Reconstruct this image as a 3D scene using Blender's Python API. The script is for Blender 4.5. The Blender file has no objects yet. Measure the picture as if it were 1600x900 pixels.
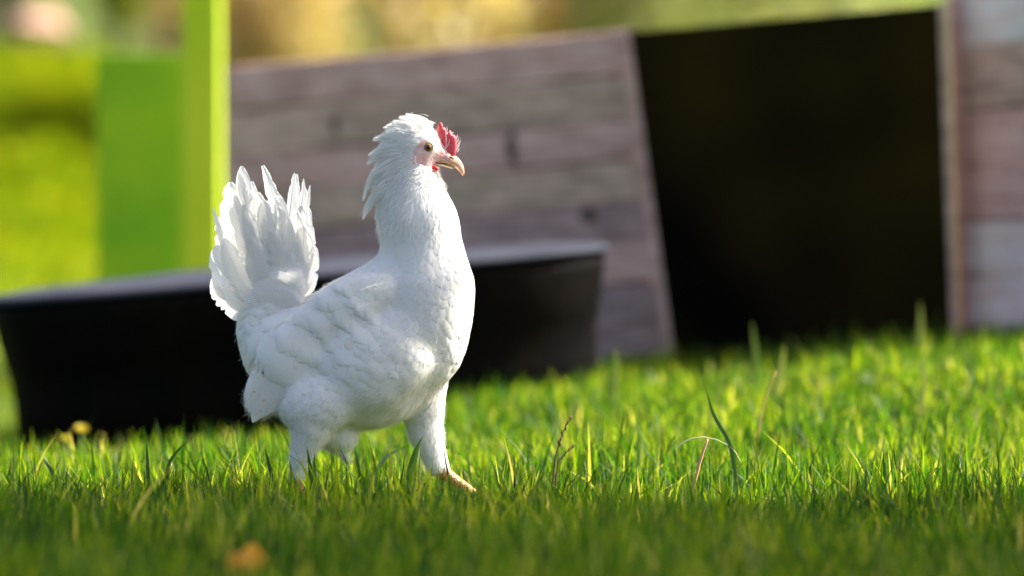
import bpy, bmesh, math, random
import numpy as np
from mathutils import Vector

random.seed(7)
rng = np.random.default_rng(11)
SC = bpy.context.scene
COL = SC.collection

# ------------------------------------------------------------------ camera
F = 8889.0            # focal length in photo pixels (200 mm lens)
HZ = 207.0            # photo row of the horizon
CAMZ = 0.40
FOC = 6.0
cam_d = bpy.data.cameras.new('camera')
cam_d.lens = 200; cam_d.sensor_width = 36; cam_d.clip_end = 500; cam_d.clip_start = 0.05
cam_d.dof.use_dof = True; cam_d.dof.focus_distance = FOC - 0.09
cam_d.dof.aperture_fstop = 3.6; cam_d.dof.aperture_blades = 0
cam = bpy.data.objects.new('camera', cam_d); COL.objects.link(cam)
cam.location = (0, 0, CAMZ)
cam.rotation_euler = (math.radians(90) - math.atan((450 - HZ) / F), 0, 0)
SC.camera = cam

# ------------------------------------------------------------------ light
SUN_EL, SUN_TILT = math.radians(43), math.radians(17)    # from the right, a little behind the bird
world = bpy.data.worlds.new('World'); SC.world = world; world.use_nodes = True
wn = world.node_tree.nodes; wl = world.node_tree.links
sky = wn.new('ShaderNodeTexSky'); sky.sky_type = 'NISHITA'; sky.sun_disc = False
sky.sun_elevation = SUN_EL; sky.dust_density = 5.0; sky.ozone_density = 0.3; sky.air_density = 0.65
sky.sun_rotation = math.radians(90) - SUN_TILT
bg = wn['Background']; bg.inputs['Strength'].default_value = 0.107
wl.new(sky.outputs[0], bg.inputs['Color'])
sd = Vector((math.cos(SUN_TILT) * math.cos(SUN_EL), math.sin(SUN_TILT) * math.cos(SUN_EL), math.sin(SUN_EL)))
sun_d = bpy.data.lights.new('sun', 'SUN'); sun_d.energy = 4.6; sun_d.angle = math.radians(0.6)
sun_d.color = (1.0, 0.95, 0.86)
sun = bpy.data.objects.new('sun', sun_d); COL.objects.link(sun)
sun.rotation_euler = sd.to_track_quat('Z', 'Y').to_euler(); sun.location = (4, 6, 5)
SC.view_settings.view_transform = 'Standard'; SC.view_settings.look = 'None'
SC.view_settings.exposure = 1.98; SC.view_settings.gamma = 1.0
SC.cycles.max_bounces = 8; SC.cycles.transmission_bounces = 6; SC.cycles.diffuse_bounces = 5

# ------------------------------------------------------------------ helpers
def at(px, py, d):
    return Vector(((px - 800) * d / F, d, CAMZ - (py - HZ) * d / F))

def mesh_np(name, V, faces, mats=(), attrs=None, smooth=True, fmat=None):
    """faces: (n,4) int array of quads (or list of arrays for mixed)"""
    me = bpy.data.meshes.new(name)
    V = np.asarray(V, np.float32); faces = np.asarray(faces, np.int32)
    n, k = faces.shape
    me.vertices.add(len(V)); me.vertices.foreach_set('co', V.ravel())
    me.loops.add(n * k); me.loops.foreach_set('vertex_index', faces.ravel())
    me.polygons.add(n)
    me.polygons.foreach_set('loop_start', np.arange(0, n * k, k, dtype=np.int32))
    me.polygons.foreach_set('loop_total', np.full(n, k, np.int32))
    if fmat is not None: me.polygons.foreach_set('material_index', np.asarray(fmat, np.int32))
    me.polygons.foreach_set('use_smooth', np.full(n, bool(smooth)))
    for m in mats: me.materials.append(m)
    if attrs:
        for an, av in attrs.items():
            a = me.attributes.new(an, 'FLOAT', 'POINT'); a.data.foreach_set('value', np.asarray(av, np.float32))
    me.update(calc_edges=True); me.validate()
    return me

def tag(o, label=None, cat=None, group=None, kind=None):
    if label: o['label'] = label
    if cat: o['category'] = cat
    if group: o['group'] = group
    if kind: o['kind'] = kind
    return o

def link(name, me, parent=None, kind=None):
    o = bpy.data.objects.new(name, me); COL.objects.link(o)
    if parent is not None: o.parent = parent
    if kind: o['kind'] = kind
    return o

def empty(name, loc, label, cat, group=None):
    o = bpy.data.objects.new(name, None); COL.objects.link(o); o.location = loc
    o.empty_display_size = 0.05
    return tag(o, label, cat, group)

def bm_obj(name, bm, mat, parent=None, smooth=False):
    me = bpy.data.meshes.new(name); bm.normal_update(); bm.to_mesh(me); bm.free()
    if mat: me.materials.append(mat)
    if smooth:
        for p in me.polygons: p.use_smooth = True
    return link(name, me, parent)

def smooth01(x, a, b):
    t = np.clip((x - a) / (b - a), 0, 1); return t * t * (3 - 2 * t)

# ------------------------------------------------------------------ materials
def mat(name, col=(0.5, 0.5, 0.5), rough=0.7, spec=0.3):
    m = bpy.data.materials.new(name); m.use_nodes = True
    b = m.node_tree.nodes['Principled BSDF']
    b.inputs['Base Color'].default_value = (*col, 1); b.inputs['Roughness'].default_value = rough
    b.inputs['Specular IOR Level'].default_value = spec
    return m, m.node_tree.nodes, m.node_tree.links, b

def ramp(N, stops, interp='LINEAR'):
    r = N.new('ShaderNodeValToRGB'); r.color_ramp.interpolation = interp
    e = r.color_ramp.elements
    while len(e) < len(stops): e.new(0.5)
    for i, (p, c) in enumerate(stops): e[i].position = p; e[i].color = (*c, 1)
    return r

def noise(N, L, scale, detail=4, coord='Object', stretch=None, rough=0.55):
    n = N.new('ShaderNodeTexNoise'); n.inputs['Scale'].default_value = scale
    n.inputs['Detail'].default_value = detail; n.inputs['Roughness'].default_value = rough
    tc = N.new('ShaderNodeTexCoord')
    if stretch:
        mp = N.new('ShaderNodeMapping'); mp.inputs['Scale'].default_value = stretch
        L.new(tc.outputs[coord], mp.inputs[0]); L.new(mp.outputs[0], n.inputs['Vector'])
    else: L.new(tc.outputs[coord], n.inputs['Vector'])
    return n

def bump(N, L, b, src, strength=0.3, dist=0.002):
    bp = N.new('ShaderNodeBump'); bp.inputs['Strength'].default_value = strength
    bp.inputs['Distance'].default_value = dist
    L.new(src, bp.inputs['Height']); L.new(bp.outputs[0], b.inputs['Normal'])

def leaf_mat(name, stops, trans=0.45, rough=0.45, spec=0.4, tcol=1.35):
    """thin leaf: reflective side and light passing through; colour varies with the per-leaf 'tint'"""
    m, N, L, b = mat(name, rough=rough, spec=spec)
    a = N.new('ShaderNodeAttribute'); a.attribute_name = 'tint'
    r = ramp(N, stops); L.new(a.outputs['Fac'], r.inputs[0]); L.new(r.outputs[0], b.inputs['Base Color'])
    t = N.new('ShaderNodeBsdfTranslucent')
    mx = N.new('ShaderNodeMix'); mx.data_type = 'RGBA'; mx.blend_type = 'MULTIPLY'; mx.inputs[0].default_value = 1
    mx.inputs[7].default_value = (tcol * 1.25, tcol * 1.2, tcol * 0.5, 1)
    L.new(r.outputs[0], mx.inputs[6]); L.new(mx.outputs[2], t.inputs['Color'])
    ms = N.new('ShaderNodeMixShader'); ms.inputs[0].default_value = trans
    L.new(b.outputs[0], ms.inputs[1]); L.new(t.outputs[0], ms.inputs[2])
    L.new(ms.outputs[0], N['Material Output'].inputs['Surface'])
    return m

M = {}
M['grass'] = leaf_mat('grass_blades', [(0.0, (0.007, 0.034, 0.004)), (0.42, (0.040, 0.100, 0.004)), (0.8, (0.145, 0.190, 0.005)),
                                       (0.93, (0.20, 0.23, 0.030)), (1.0, (0.42, 0.36, 0.14))], trans=0.55, tcol=1.75, spec=.2)
M['far'] = leaf_mat('far_grass', [(0.0, (0.045, 0.09, 0.001)), (0.5, (0.12, 0.17, 0.002)), (1.0, (0.30, 0.29, 0.015))], trans=0.5, tcol=1.6, rough=.7, spec=.05)
M['blade'] = leaf_mat('single_blade', [(0.0, (0.02, 0.06, 0.012)), (0.4, (0.05, 0.12, 0.02)), (1.0, (0.28, 0.32, 0.09))], trans=0.35)
M['hedge'] = leaf_mat('hedge_leaves', [(0.0, (0.09, 0.13, 0.004)), (0.6, (0.20, 0.25, 0.006)), (1.0, (0.34, 0.33, 0.03))], trans=0.55, tcol=1.6)
M['gold'] = leaf_mat('golden_leaves', [(0.0, (0.20, 0.15, 0.07)), (0.5, (0.46, 0.36, 0.19)), (1.0, (0.66, 0.57, 0.38))], trans=0.4)
M['olive'] = leaf_mat('olive_leaves', [(0.0, (0.112, 0.140, 0.039)), (0.6, (0.238, 0.266, 0.091)), (1.0, (0.420, 0.392, 0.182))], trans=0.35)
M['darkleaf'] = leaf_mat('dark_leaves', [(0.0, (0.012, 0.02, 0.008)), (1.0, (0.06, 0.07, 0.02))], trans=0.25)
M['dryleaf'] = leaf_mat('dry_leaf', [(0.0, (0.45, 0.20, 0.01)), (1.0, (0.85, 0.52, 0.02))], trans=0.4, tcol=1.2)
M['petal'] = leaf_mat('dandelion_petals', [(0.0, (0.40, 0.30, 0.02)), (1.0, (0.55, 0.50, 0.06))], trans=0.3, tcol=1.1)

m, N, L, b = mat('soil', rough=0.95, spec=0.1)
n = noise(N, L, 14, 8); r = ramp(N, [(0.35, (0.035, 0.045, 0.012)), (0.6, (0.075, 0.105, 0.02)), (0.75, (0.12, 0.13, 0.04))])
L.new(n.outputs[0], r.inputs[0]); L.new(r.outputs[0], b.inputs['Base Color']); bump(N, L, b, n.outputs[0], 0.8, 0.02); M['soil'] = m

def wood_mat(name, c1, c2, c3, seed):
    m, N, L, b = mat(name, rough=0.75, spec=0.25)
    n = noise(N, L, 3.0, 6, stretch=(1.2, 6, 22), rough=0.6)
    n2 = noise(N, L, 5.0 + seed, 3)
    r = ramp(N, [(0.3, c1), (0.5, c2), (0.72, c3)]); L.new(n.outputs[0], r.inputs[0])
    mx = N.new('ShaderNodeMix'); mx.data_type = 'RGBA'; mx.blend_type = 'MULTIPLY'
    r2 = ramp(N, [(0.35, (0.62, 0.58, 0.60)), (0.62, (1.1, 1.05, 1.05))])
    L.new(n2.outputs[0], r2.inputs[0]); mx.inputs[0].default_value = 0.5
    L.new(r.outputs[0], mx.inputs[6]); L.new(r2.outputs[0], mx.inputs[7]); L.new(mx.outputs[2], b.inputs['Base Color'])
    bump(N, L, b, n.outputs[0], 0.5, 0.003)
    return m
M['wood_a'] = wood_mat('weathered_plank', (0.461, 0.266, 0.211), (0.710, 0.427, 0.352), (0.850, 0.578, 0.497), 0)
M['wood_b'] = wood_mat('weathered_plank_grey', (0.384, 0.258, 0.188), (0.575, 0.386, 0.286), (0.805, 0.546, 0.420), 2)
M['wood_c'] = wood_mat('weathered_plank_violet', (0.287, 0.176, 0.173), (0.461, 0.289, 0.272), (0.652, 0.418, 0.405), 4)
M['wood_pale'] = wood_mat('pale_plank', (0.729, 0.514, 0.465), (0.850, 0.707, 0.631), (0.850, 0.850, 0.790), 1)
m, N, L, b = mat('knot', (0.14, 0.10, 0.085), 0.8, 0.2); M['knot'] = m
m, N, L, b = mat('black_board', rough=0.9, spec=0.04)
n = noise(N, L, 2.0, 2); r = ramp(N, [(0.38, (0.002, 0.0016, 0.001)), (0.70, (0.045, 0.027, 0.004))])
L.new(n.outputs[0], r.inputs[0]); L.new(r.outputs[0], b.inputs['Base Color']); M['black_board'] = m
m, N, L, b = mat('black_plastic', (0.004, 0.004, 0.0045), 0.7, 0.03)
n = noise(N, L, 9, 4); r = ramp(N, [(0.4, (0.0025, 0.0023, 0.0023)), (0.75, (0.009, 0.006, 0.004))]); L.new(n.outputs[0], r.inputs[0]); L.new(r.outputs[0], b.inputs['Base Color'])
M['tub'] = m
m, N, L, b = mat('grey_plastic_lid', (0.06, 0.065, 0.085), 0.75, 0.1)
n = noise(N, L, 6, 4); r = ramp(N, [(0.35, (0.015, 0.019, 0.030)), (0.7, (0.040, 0.041, 0.056))]); L.new(n.outputs[0], r.inputs[0]); L.new(r.outputs[0], b.inputs['Base Color'])
M['lid'] = m
m, N, L, b = mat('lime_paint', (0.40, 0.50, 0.015), 0.55, 0.3)
n = noise(N, L, 7, 3, stretch=(1, 1, 0.3)); r = ramp(N, [(0.35, (0.36, 0.54, 0.006)), (0.65, (0.52, 0.62, 0.03))]); L.new(n.outputs[0], r.inputs[0]); L.new(r.outputs[0], b.inputs['Base Color']); M['lime'] = m
m, N, L, b = mat('green_paint', (0.2, 0.4, 0.01), 0.6, 0.3)
n = noise(N, L, 5, 3); r = ramp(N, [(0.35, (0.19, 0.42, 0.003)), (0.65, (0.36, 0.54, 0.004))]); L.new(n.outputs[0], r.inputs[0]); L.new(r.outputs[0], b.inputs['Base Color']); M['green'] = m
m, N, L, b = mat('sandstone', (0.55, 0.33, 0.24), 0.85, 0.2); n = noise(N, L, 12, 6); bump(N, L, b, n.outputs[0], 0.6, 0.02); M['rock'] = m
m, N, L, b = mat('bark', (0.10, 0.075, 0.05), 0.9, 0.1); n = noise(N, L, 30, 5, stretch=(1, 1, .2)); bump(N, L, b, n.outputs[0], 0.8, 0.01); M['bark'] = m
m, N, L, b = mat('straw', (0.55, 0.30, 0.15), 0.6, 0.3); M['straw'] = m
m, N, L, b = mat('dark_stem', (0.10, 0.035, 0.025), 0.6, 0.3); M['darkstem'] = m
m, N, L, b = mat('pale_seed_head', (0.62, 0.58, 0.38), 0.7, 0.3); M['seed'] = m
m, N, L, b = mat('green_stem', (0.14, 0.22, 0.03), 0.5, 0.3); M['stem'] = m

# feathers: white, thin, some light passes through; 'tint' carries stains on some feathers
def feather_mat(name, col, trans, bumpy=0.25):
    m, N, L, b = mat(name, col, 0.62, 0.25)
    a = N.new('ShaderNodeAttribute'); a.attribute_name = 'tint'
    r = ramp(N, [(0.0, col), (0.35, (col[0] * 0.985, col[1] * 0.965, col[2] * 0.90)), (0.75, (0.78, 0.66, 0.46)), (1.0, (0.17, 0.10, 0.05))])
    L.new(a.outputs['Fac'], r.inputs[0]); L.new(r.outputs[0], b.inputs['Base Color'])
    u = N.new('ShaderNodeAttribute'); u.attribute_name = 'barb'
    w = N.new('ShaderNodeMath'); w.operation = 'SINE'; L.new(u.outputs['Fac'], w.inputs[0])
    bump(N, L, b, w.outputs[0], bumpy, 0.0006)
    t = N.new('ShaderNodeBsdfTranslucent'); L.new(r.outputs[0], t.inputs['Color'])
    ms = N.new('ShaderNodeMixShader'); ms.inputs[0].default_value = trans
    L.new(b.outputs[0], ms.inputs[1]); L.new(t.outputs[0], ms.inputs[2]); L.new(ms.outputs[0], N['Material Output'].inputs['Surface'])
    return m
M['feather'] = feather_mat('white_feather', (0.90, 0.89, 0.865), 0.2)
M['vane'] = feather_mat('tail_vane', (0.88, 0.87, 0.85), 0.42)
M['fluff'] = feather_mat('white_fluff', (0.90, 0.89, 0.87), 0.3, 0.0)
M['quill'] = mat('quill', (0.80, 0.76, 0.68), 0.4, 0.4)[0]
m, N, L, b = mat('down', (0.84, 0.84, 0.83), 0.8, 0.1); M['down'] = m
m, N, L, b = mat('face_skin', (0.72, 0.50, 0.47), 0.6, 0.3)
n = noise(N, L, 170, 5); r = ramp(N, [(0.3, (0.76, 0.27, 0.25)), (0.5, (0.82, 0.52, 0.47)), (0.72, (0.84, 0.72, 0.62))]); L.new(n.outputs[0], r.inputs[0]); L.new(r.outputs[0], b.inputs['Base Color'])
bump(N, L, b, n.outputs[0], 0.8, 0.0012); b.inputs['Subsurface Weight'].default_value = 0.3; b.inputs['Subsurface Radius'].default_value = (0.004, 0.0015, 0.001); M['face'] = m
m, N, L, b = mat('comb_skin', (0.72, 0.05, 0.07), 0.45, 0.4)
n = noise(N, L, 500, 3); r = ramp(N, [(0.35, (0.70, 0.035, 0.06)), (0.72, (0.86, 0.16, 0.17))]); L.new(n.outputs[0], r.inputs[0]); L.new(r.outputs[0], b.inputs['Base Color'])
bump(N, L, b, n.outputs[0], 0.7, 0.001); b.inputs['Subsurface Weight'].default_value = 0.35; b.inputs['Subsurface Radius'].default_value = (0.006, 0.001, 0.001); M['comb'] = m
m, N, L, b = mat('wattle_skin', (0.55, 0.012, 0.015), 0.4, 0.4); M['wattle'] = m
m, N, L, b = mat('beak_horn', (0.80, 0.50, 0.33), 0.35, 0.45)
n = noise(N, L, 120, 3, stretch=(1, 1, 1)); r = ramp(N, [(0.35, (0.80, 0.36, 0.24)), (0.6, (0.84, 0.50, 0.32))]); L.new(n.outputs[0], r.inputs[0]); L.new(r.outputs[0], b.inputs['Base Color'])
b.inputs['Subsurface Weight'].default_value = 0.25; b.inputs['Subsurface Radius'].default_value = (0.004, 0.002, 0.001); M['beak'] = m
M['cere'] = mat('cere_skin', (0.82, 0.47, 0.42), 0.5, 0.35)[0]
m, N, L, b = mat('beak_pale', (0.82, 0.66, 0.36), 0.4, 0.4); M['beak_low'] = m
m, N, L, b = mat('dark_slit', (0.05, 0.015, 0.012), 0.6, 0.2); M['slit'] = m
m, N, L, b = mat('iris', (0.30, 0.17, 0.04), 0.12, 0.6); n = noise(N, L, 900, 3); r = ramp(N, [(0.3, (0.12, 0.055, 0.012)), (0.7, (0.30, 0.15, 0.04))]); L.new(n.outputs[0], r.inputs[0]); L.new(r.outputs[0], b.inputs['Base Color']); M['iris'] = m
m, N, L, b = mat('pupil', (0.004, 0.004, 0.004), 0.06, 0.7); M['pupil'] = m
m, N, L, b = mat('eyelid', (0.66, 0.56, 0.40), 0.6, 0.3); M['eyelid'] = m
m, N, L, b = mat('shank_scales', (0.70, 0.42, 0.20), 0.45, 0.4)
v = N.new('ShaderNodeTexVoronoi'); v.inputs['Scale'].default_value = 420; tc = N.new('ShaderNodeTexCoord'); L.new(tc.outputs['Object'], v.inputs['Vector'])
r = ramp(N, [(0.1, (0.82, 0.45, 0.18)), (0.6, (0.60, 0.24, 0.07))]); L.new(v.outputs['Distance'], r.inputs[0]); L.new(r.outputs[0], b.inputs['Base Color'])
bump(N, L, b, v.outputs['Distance'], 0.7, -0.0015); M['shank'] = m

# ------------------------------------------------------------------ terrain
def nz(x, y):
    return (0.5 * np.sin(3.1 * x + 1.7 * y + .4) + 0.3 * np.sin(7.3 * x - 4.1 * y + 2) + 0.2 * np.sin(13 * x + 9.7 * y))
def terrain(x, y):
    x = np.asarray(x, float); y = np.asarray(y, float)
    xs = np.clip(x, -0.95, 0.95)
    near = (0.021 + 0.107 * xs + 0.04 * np.minimum(xs, 0)) * smooth01(y, 6.15, 7.7) * (1 - smooth01(y, 8.9, 11))
    bank = 0.34 * np.clip(y - 24, 0, 9)
    bank = np.maximum(bank, 0.70 * smooth01(y, 18.6, 23.2) * (1 - smooth01(x, -1.72, -1.15)) * (1 - smooth01(y, 26, 30)))
    return near + bank + 0.006 * nz(x, y) * (1 - .6 * smooth01(y, 9, 20))
def build_ground():
    xs = np.concatenate([np.linspace(-160, -4, 40)[:-1], np.linspace(-4, 4, 121), np.linspace(4, 160, 40)[1:]])
    ys = np.concatenate([np.linspace(-60, 3, 22)[:-1], np.linspace(3, 12, 150)[:-1], np.linspace(12, 40, 60)[:-1], np.linspace(40, 260, 30)])
    X, Y = np.meshgrid(xs, ys, indexing='ij'); Z = terrain(X, Y)
    V = np.stack([X, Y, Z], -1).reshape(-1, 3); ny = len(ys)
    i, j = np.meshgrid(np.arange(len(xs) - 1), np.arange(ny - 1), indexing='ij')
    a = (i * ny + j).ravel(); Fq = np.stack([a, a + ny, a + ny + 1, a + 1], 1)
    tag(link('ground', mesh_np('ground', V, Fq, [M['soil']])), kind='structure')
build_ground()

# ------------------------------------------------------------------ grass blades (numpy, real geometry)
def blades(x, y, h, w, lean, ang, face, z0=None, segs=4, curl=1.0):
    n = len(x); k = segs + 1
    t = np.linspace(0, 1, k)[None, :]
    dx, dy = np.cos(ang)[:, None], np.sin(ang)[:, None]
    ln = lean[:, None]
    out = h[:, None] * (ln * t ** (1.3 + curl * .7)) 
    up = h[:, None] * (t * np.sqrt(np.clip(1 - (ln * .75) ** 2, .1, 1)) - 0.35 * np.clip(ln - .45, 0, 1) * t ** 3)
    z = (terrain(x, y) if z0 is None else z0)[:, None] - 0.004
    cx = x[:, None] + dx * out; cy = y[:, None] + dy * out; cz = z + up
    ww = (w[:, None] * 0.5) * np.clip((1 - t ** 2.2), 0.05, 1) * (0.75 + .5 * t * (1 - t) * 2)
    tw = face[:, None] + 0.5 * t
    bx, by = np.cos(tw) * ww, np.sin(tw) * ww
    V = np.empty((n, k, 2, 3))
    V[:, :, 0] = np.stack([cx - bx, cy - by, cz], -1); V[:, :, 1] = np.stack([cx + bx, cy + by, cz], -1)
    base = (np.arange(n) * k * 2)[:, None] + (np.arange(segs) * 2)[None, :]
    base = base.ravel(); Fq = np.stack([base, base + 1, base + 3, base + 2], 1)
    return V.reshape(-1, 3), Fq, k * 2

def cols(x, y):
    return 0.5 + 0.5 * np.sin(5.1 * x + 2.3 * y + 1.5 * np.sin(3.3 * y - 2.1 * x)) * np.sin(4.3 * y - 1.7 * x + 2)

# grass
def grass_patch(name, n, y0, y1, spread, hh, ww, label, segs=4, x0=None, x1=None, avoid=None, m='grass'):
    y = y0 + (y1 - y0) * rng.random(n) ** 0.9
    x = (rng.random(n) * 2 - 1) * (0.09 * y * spread) if x0 is None else x0 + (x1 - x0) * rng.random(n)
    clump = cols(x * 6, y * 6); tuft = cols(x * 2.3 + 4, y * 2.1)
    keep = rng.random(n) < 0.55 + 0.45 * clump
    if avoid is not None: keep &= ~avoid(x, y)
    x, y, clump, tuft = x[keep], y[keep], clump[keep], tuft[keep]; n = len(x)
    h = hh * (0.55 + 0.45 * rng.random(n) + 0.30 * clump * rng.random(n) + 0.45 * (rng.random(n) > .86) + 0.5 * (rng.random(n) > .97))
    w = ww * (0.6 + 0.8 * rng.random(n))
    h *= (.72 + .62 * tuft) * (1 - .28 * smooth01(y, 6.3, 7.2))
    for fx, f0, f1 in ((px_, 5.84, 6.10) for px_ in (-.225, -.062)):      # trodden down round the feet
        tr_ = (np.abs(x - fx) < (.05 if fx > -.1 else .022)) & (y > f0) & (y < f1); h[tr_] *= .55
    lean = np.abs(rng.normal(0.30, 0.34, n)).clip(0, 1.15)
    ang = rng.random(n) * 6.283; face = rng.random(n) * 3.1416
    V, Fq, per = blades(x, y, h, w, lean, ang, face, segs=segs)
    tint = (0.36 + 0.25 * (cols(x * 1.3, y * 1.3) - .5) + rng.normal(0, 0.27, n)).clip(0, 0.9)
    dry = rng.random(n) > 0.965; tint[dry] = 0.9 + 0.1 * rng.random(dry.sum())
    me = mesh_np(name, V, Fq, [M[m]], {'tint': np.repeat(tint, per)})
    return tag(link(name, me), label, 'grass', kind='stuff')

grass_patch('lawn_grass', 160000, 4.25, 9.0, 1.22, 0.046, 0.0036, 'short green lawn grass under and around the white chicken')
grass_patch('outer_lawn_grass', 60000, 3.4, 10.5, 1, 0.05, 0.004, 'short green lawn grass beyond the sides of the view', segs=3, x0=-2.6, x1=2.6, avoid=lambda x, y: (np.abs(x) < 0.1 * y) & (y > 4.2) & (y < 8.9))
grass_patch('far_lawn_grass', 80000, 9.0, 24.5, 1, 0.06, 0.011, 'sunlit yellow green lawn running back to the hedge', segs=2, x0=-3.6, x1=3.2, m='far')

grass_patch('mound_grass', 60000, 18.2, 25.5, 1, 0.07, 0.024, 'olive green grass on the mound at the upper left behind the green board', segs=2, x0=-3.3, x1=-1.1, m='far')

# ------------------------------------------------------------------ leafy shrubs
def leaf_cloud(name, c, r, n, size, m, parent, shell=0.55, lobes=7, square=False):
    c = np.array(c); r = np.array(r)
    if square:
        P = c + (rng.random((n, 3)) * 2 - 1) * r + rng.normal(0, .03, (n, 3))
    else:
        ld = rng.normal(size=(lobes, 3)); ld /= np.linalg.norm(ld, axis=1)[:, None]
        lc = ld * r * 0.5; lr = r * (0.42 + 0.25 * rng.random((lobes, 1)))
        k = rng.integers(0, lobes, n); d = rng.normal(size=(n, 3)); d /= np.linalg.norm(d, axis=1)[:, None]
        P = c + lc[k] + d * lr[k] * (shell + (1 - shell) * rng.random((n, 1)) ** .5)
    a = rng.normal(size=(n, 3)); a /= np.linalg.norm(a, axis=1)[:, None]
    b = np.cross(a, rng.normal(size=(n, 3))); b /= np.linalg.norm(b, axis=1)[:, None]
    s = size * (0.6 + 0.8 * rng.random((n, 1)))
    V = np.stack([P - a * s, P + b * s * .45, P + a * s, P - b * s * .45], 1).reshape(-1, 3)
    Fq = np.arange(4 * n).reshape(n, 4)
    clump = 0.5 + 0.5 * np.sin(P[:, 0] * 9 + 1) * np.sin(P[:, 2] * 11 + P[:, 1] * 5)
    tint = (0.15 + 0.5 * clump + 0.3 * rng.random(n)).clip(0, 1)
    o = link(name, mesh_np(name, V - np.array(parent.location), Fq, [m], {'tint': np.repeat(tint, 4)}, smooth=False), parent)
    o['kind'] = 'stuff'
    return o

def tube(bm, pts, rad, seg=8):
    rings = []
    pts = [Vector(p) for p in pts]
    for i, p in enumerate(pts):
        d = (pts[min(i + 1, len(pts) - 1)] - pts[max(i - 1, 0)]).normalized()
        u = d.cross(Vector((0, 1, 0.13))).normalized(); v = d.cross(u)
        r = rad[i] if hasattr(rad, '__len__') else rad
        rings.append([bm.verts.new(p + (u * math.cos(a) + v * math.sin(a)) * r) for a in [k * 2 * math.pi / seg for k in range(seg)]])
    for A, B in zip(rings, rings[1:]):
        for k in range(seg): bm.faces.new((A[k], A[(k + 1) % seg], B[(k + 1) % seg], B[k]))
    bm.faces.new(rings[0][::-1]); bm.faces.new(rings[-1])

def shrub(x, y, h, wdt, m, label, leaf=0.035, n=2600, group=None, name='shrub'):
    z = float(terrain(x, y)) - 0.03
    e = empty(name, (x, y, z), label, 'shrub', group)
    leaf_cloud('foliage', (x, y, z + h * .55), (wdt / 2, wdt / 2.3, h * .48), n, leaf, m, e)
    bm = bmesh.new()
    for k in range(6):
        a = k * 1.05 + random.random(); rr = wdt * .28
        tube(bm, [(0, 0, 0), (math.cos(a) * rr * .4, math.sin(a) * rr * .4, h * .35), (math.cos(a) * rr, math.sin(a) * rr, h * .72)], [0.02, 0.013, 0.005], 6)
    bm_obj('stems', bm, M['bark'], e, True)
    return e

G_ = 'shrubs in a row behind the timber bed'
shrub(-1.00, 21.5, 1.7, 0.9, M['gold'], 'leftmost shrub behind the plank wall, golden tan leaves next to the lime post', group=G_)
shrub(-0.35, 22.0, 1.9, 1.1, M['gold'], 'golden brown shrub seen above the chicken head and left end of the plank wall', group=G_)
shrub(0.20, 22.6, 1.7, 0.8, M['gold'], 'smaller golden shrub over the middle of the plank wall', group=G_)
shrub(0.42, 21.6, 1.8, 0.7, M['olive'], 'olive green shrub above the right end of the plank wall', group=G_)
shrub(1.05, 22.2, 1.9, 1.3, M['olive'], 'rightmost broad olive shrub over the top edge of the black board', group=G_)
shrub(-1.42, 25.5, 1.2, 0.5, M['darkleaf'], 'dark brown green shrub seen between the green board and the lime post', n=1600)
shrub(-2.25, 25.3, 1.1, 0.55, M['darkleaf'], 'dark shrub beside the pinkish boulder at the upper left', n=1600)
shrub(-1.72, 24.8, 1.35, 0.3, M['hedge'], 'slim yellow green shrub above the left side of the green board', n=1500)
shrub(-1.9, 29.5, 2.2, 1.6, M['olive'], 'grey olive shrub on the bank behind the boulder', n=3500)
shrub(-0.2, 29.5, 2.0, 2.2, M['gold'], 'wide tan shrub high on the bank in the distance', n=4000)
# crown and trunk added out of view, shaped so their shade covers the foreground grass
tz = 4.0; sx, sy = tz / math.tan(SUN_EL) * math.cos(SUN_TILT), tz / math.tan(SUN_EL) * math.sin(SUN_TILT)
EDGE = 5.80
tr = empty('added_shade_tree', (6.2, 5.2, float(terrain(6.2, 5.2))), 'broad leafy crown and trunk added out of view at the right to shade the nearest grass', 'added_shade_tree')
leaf_cloud('crown', (sx, sy + EDGE - 1.55, tz), (2.3, 1.5, .35), 12000, 0.10, M['darkleaf'], tr, square=True)
bm = bmesh.new(); tube(bm, [(0, 0, -.1), (.05, 0, 1.2), (-.1, .1, 2.6), (-.5, .2, 3.6), (-1.4, .3, 4.0)], [.16, .13, .11, .08, .05], 12)
tube(bm, [(-.3, .15, 3.3), (-1.4, -.5, 3.9), (-2.6, -.7, 4.0)], [.06, .04, .02], 8); tube(bm, [(-1.4, .3, 4.0), (-2.8, .5, 4.05), (-3.8, .4, 4.0)], [.05, .03, .015], 8)
tr_o = bm_obj('trunk', bm, M['bark'], tr, True)

# boulder
bm = bmesh.new(); bmesh.ops.create_icosphere(bm, subdivisions=4, radius=1)
for v in bm.verts:
    p = v.co; f = 1 + .12 * math.sin(3 * p.x + 1) * math.cos(4 * p.y) + .08 * math.sin(7 * p.z + 2 * p.x)
    v.co = Vector((p.x * .14 * f, p.y * .13 * f, p.z * .085 * f))
bo = bm_obj('boulder', bm, M['rock'], None, True); bo.location = at(62, 48, 25.2); bo.location.z = max(bo.location.z, 0)
tag(bo, 'pinkish orange boulder on the bank at the upper left corner', 'rock')

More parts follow.
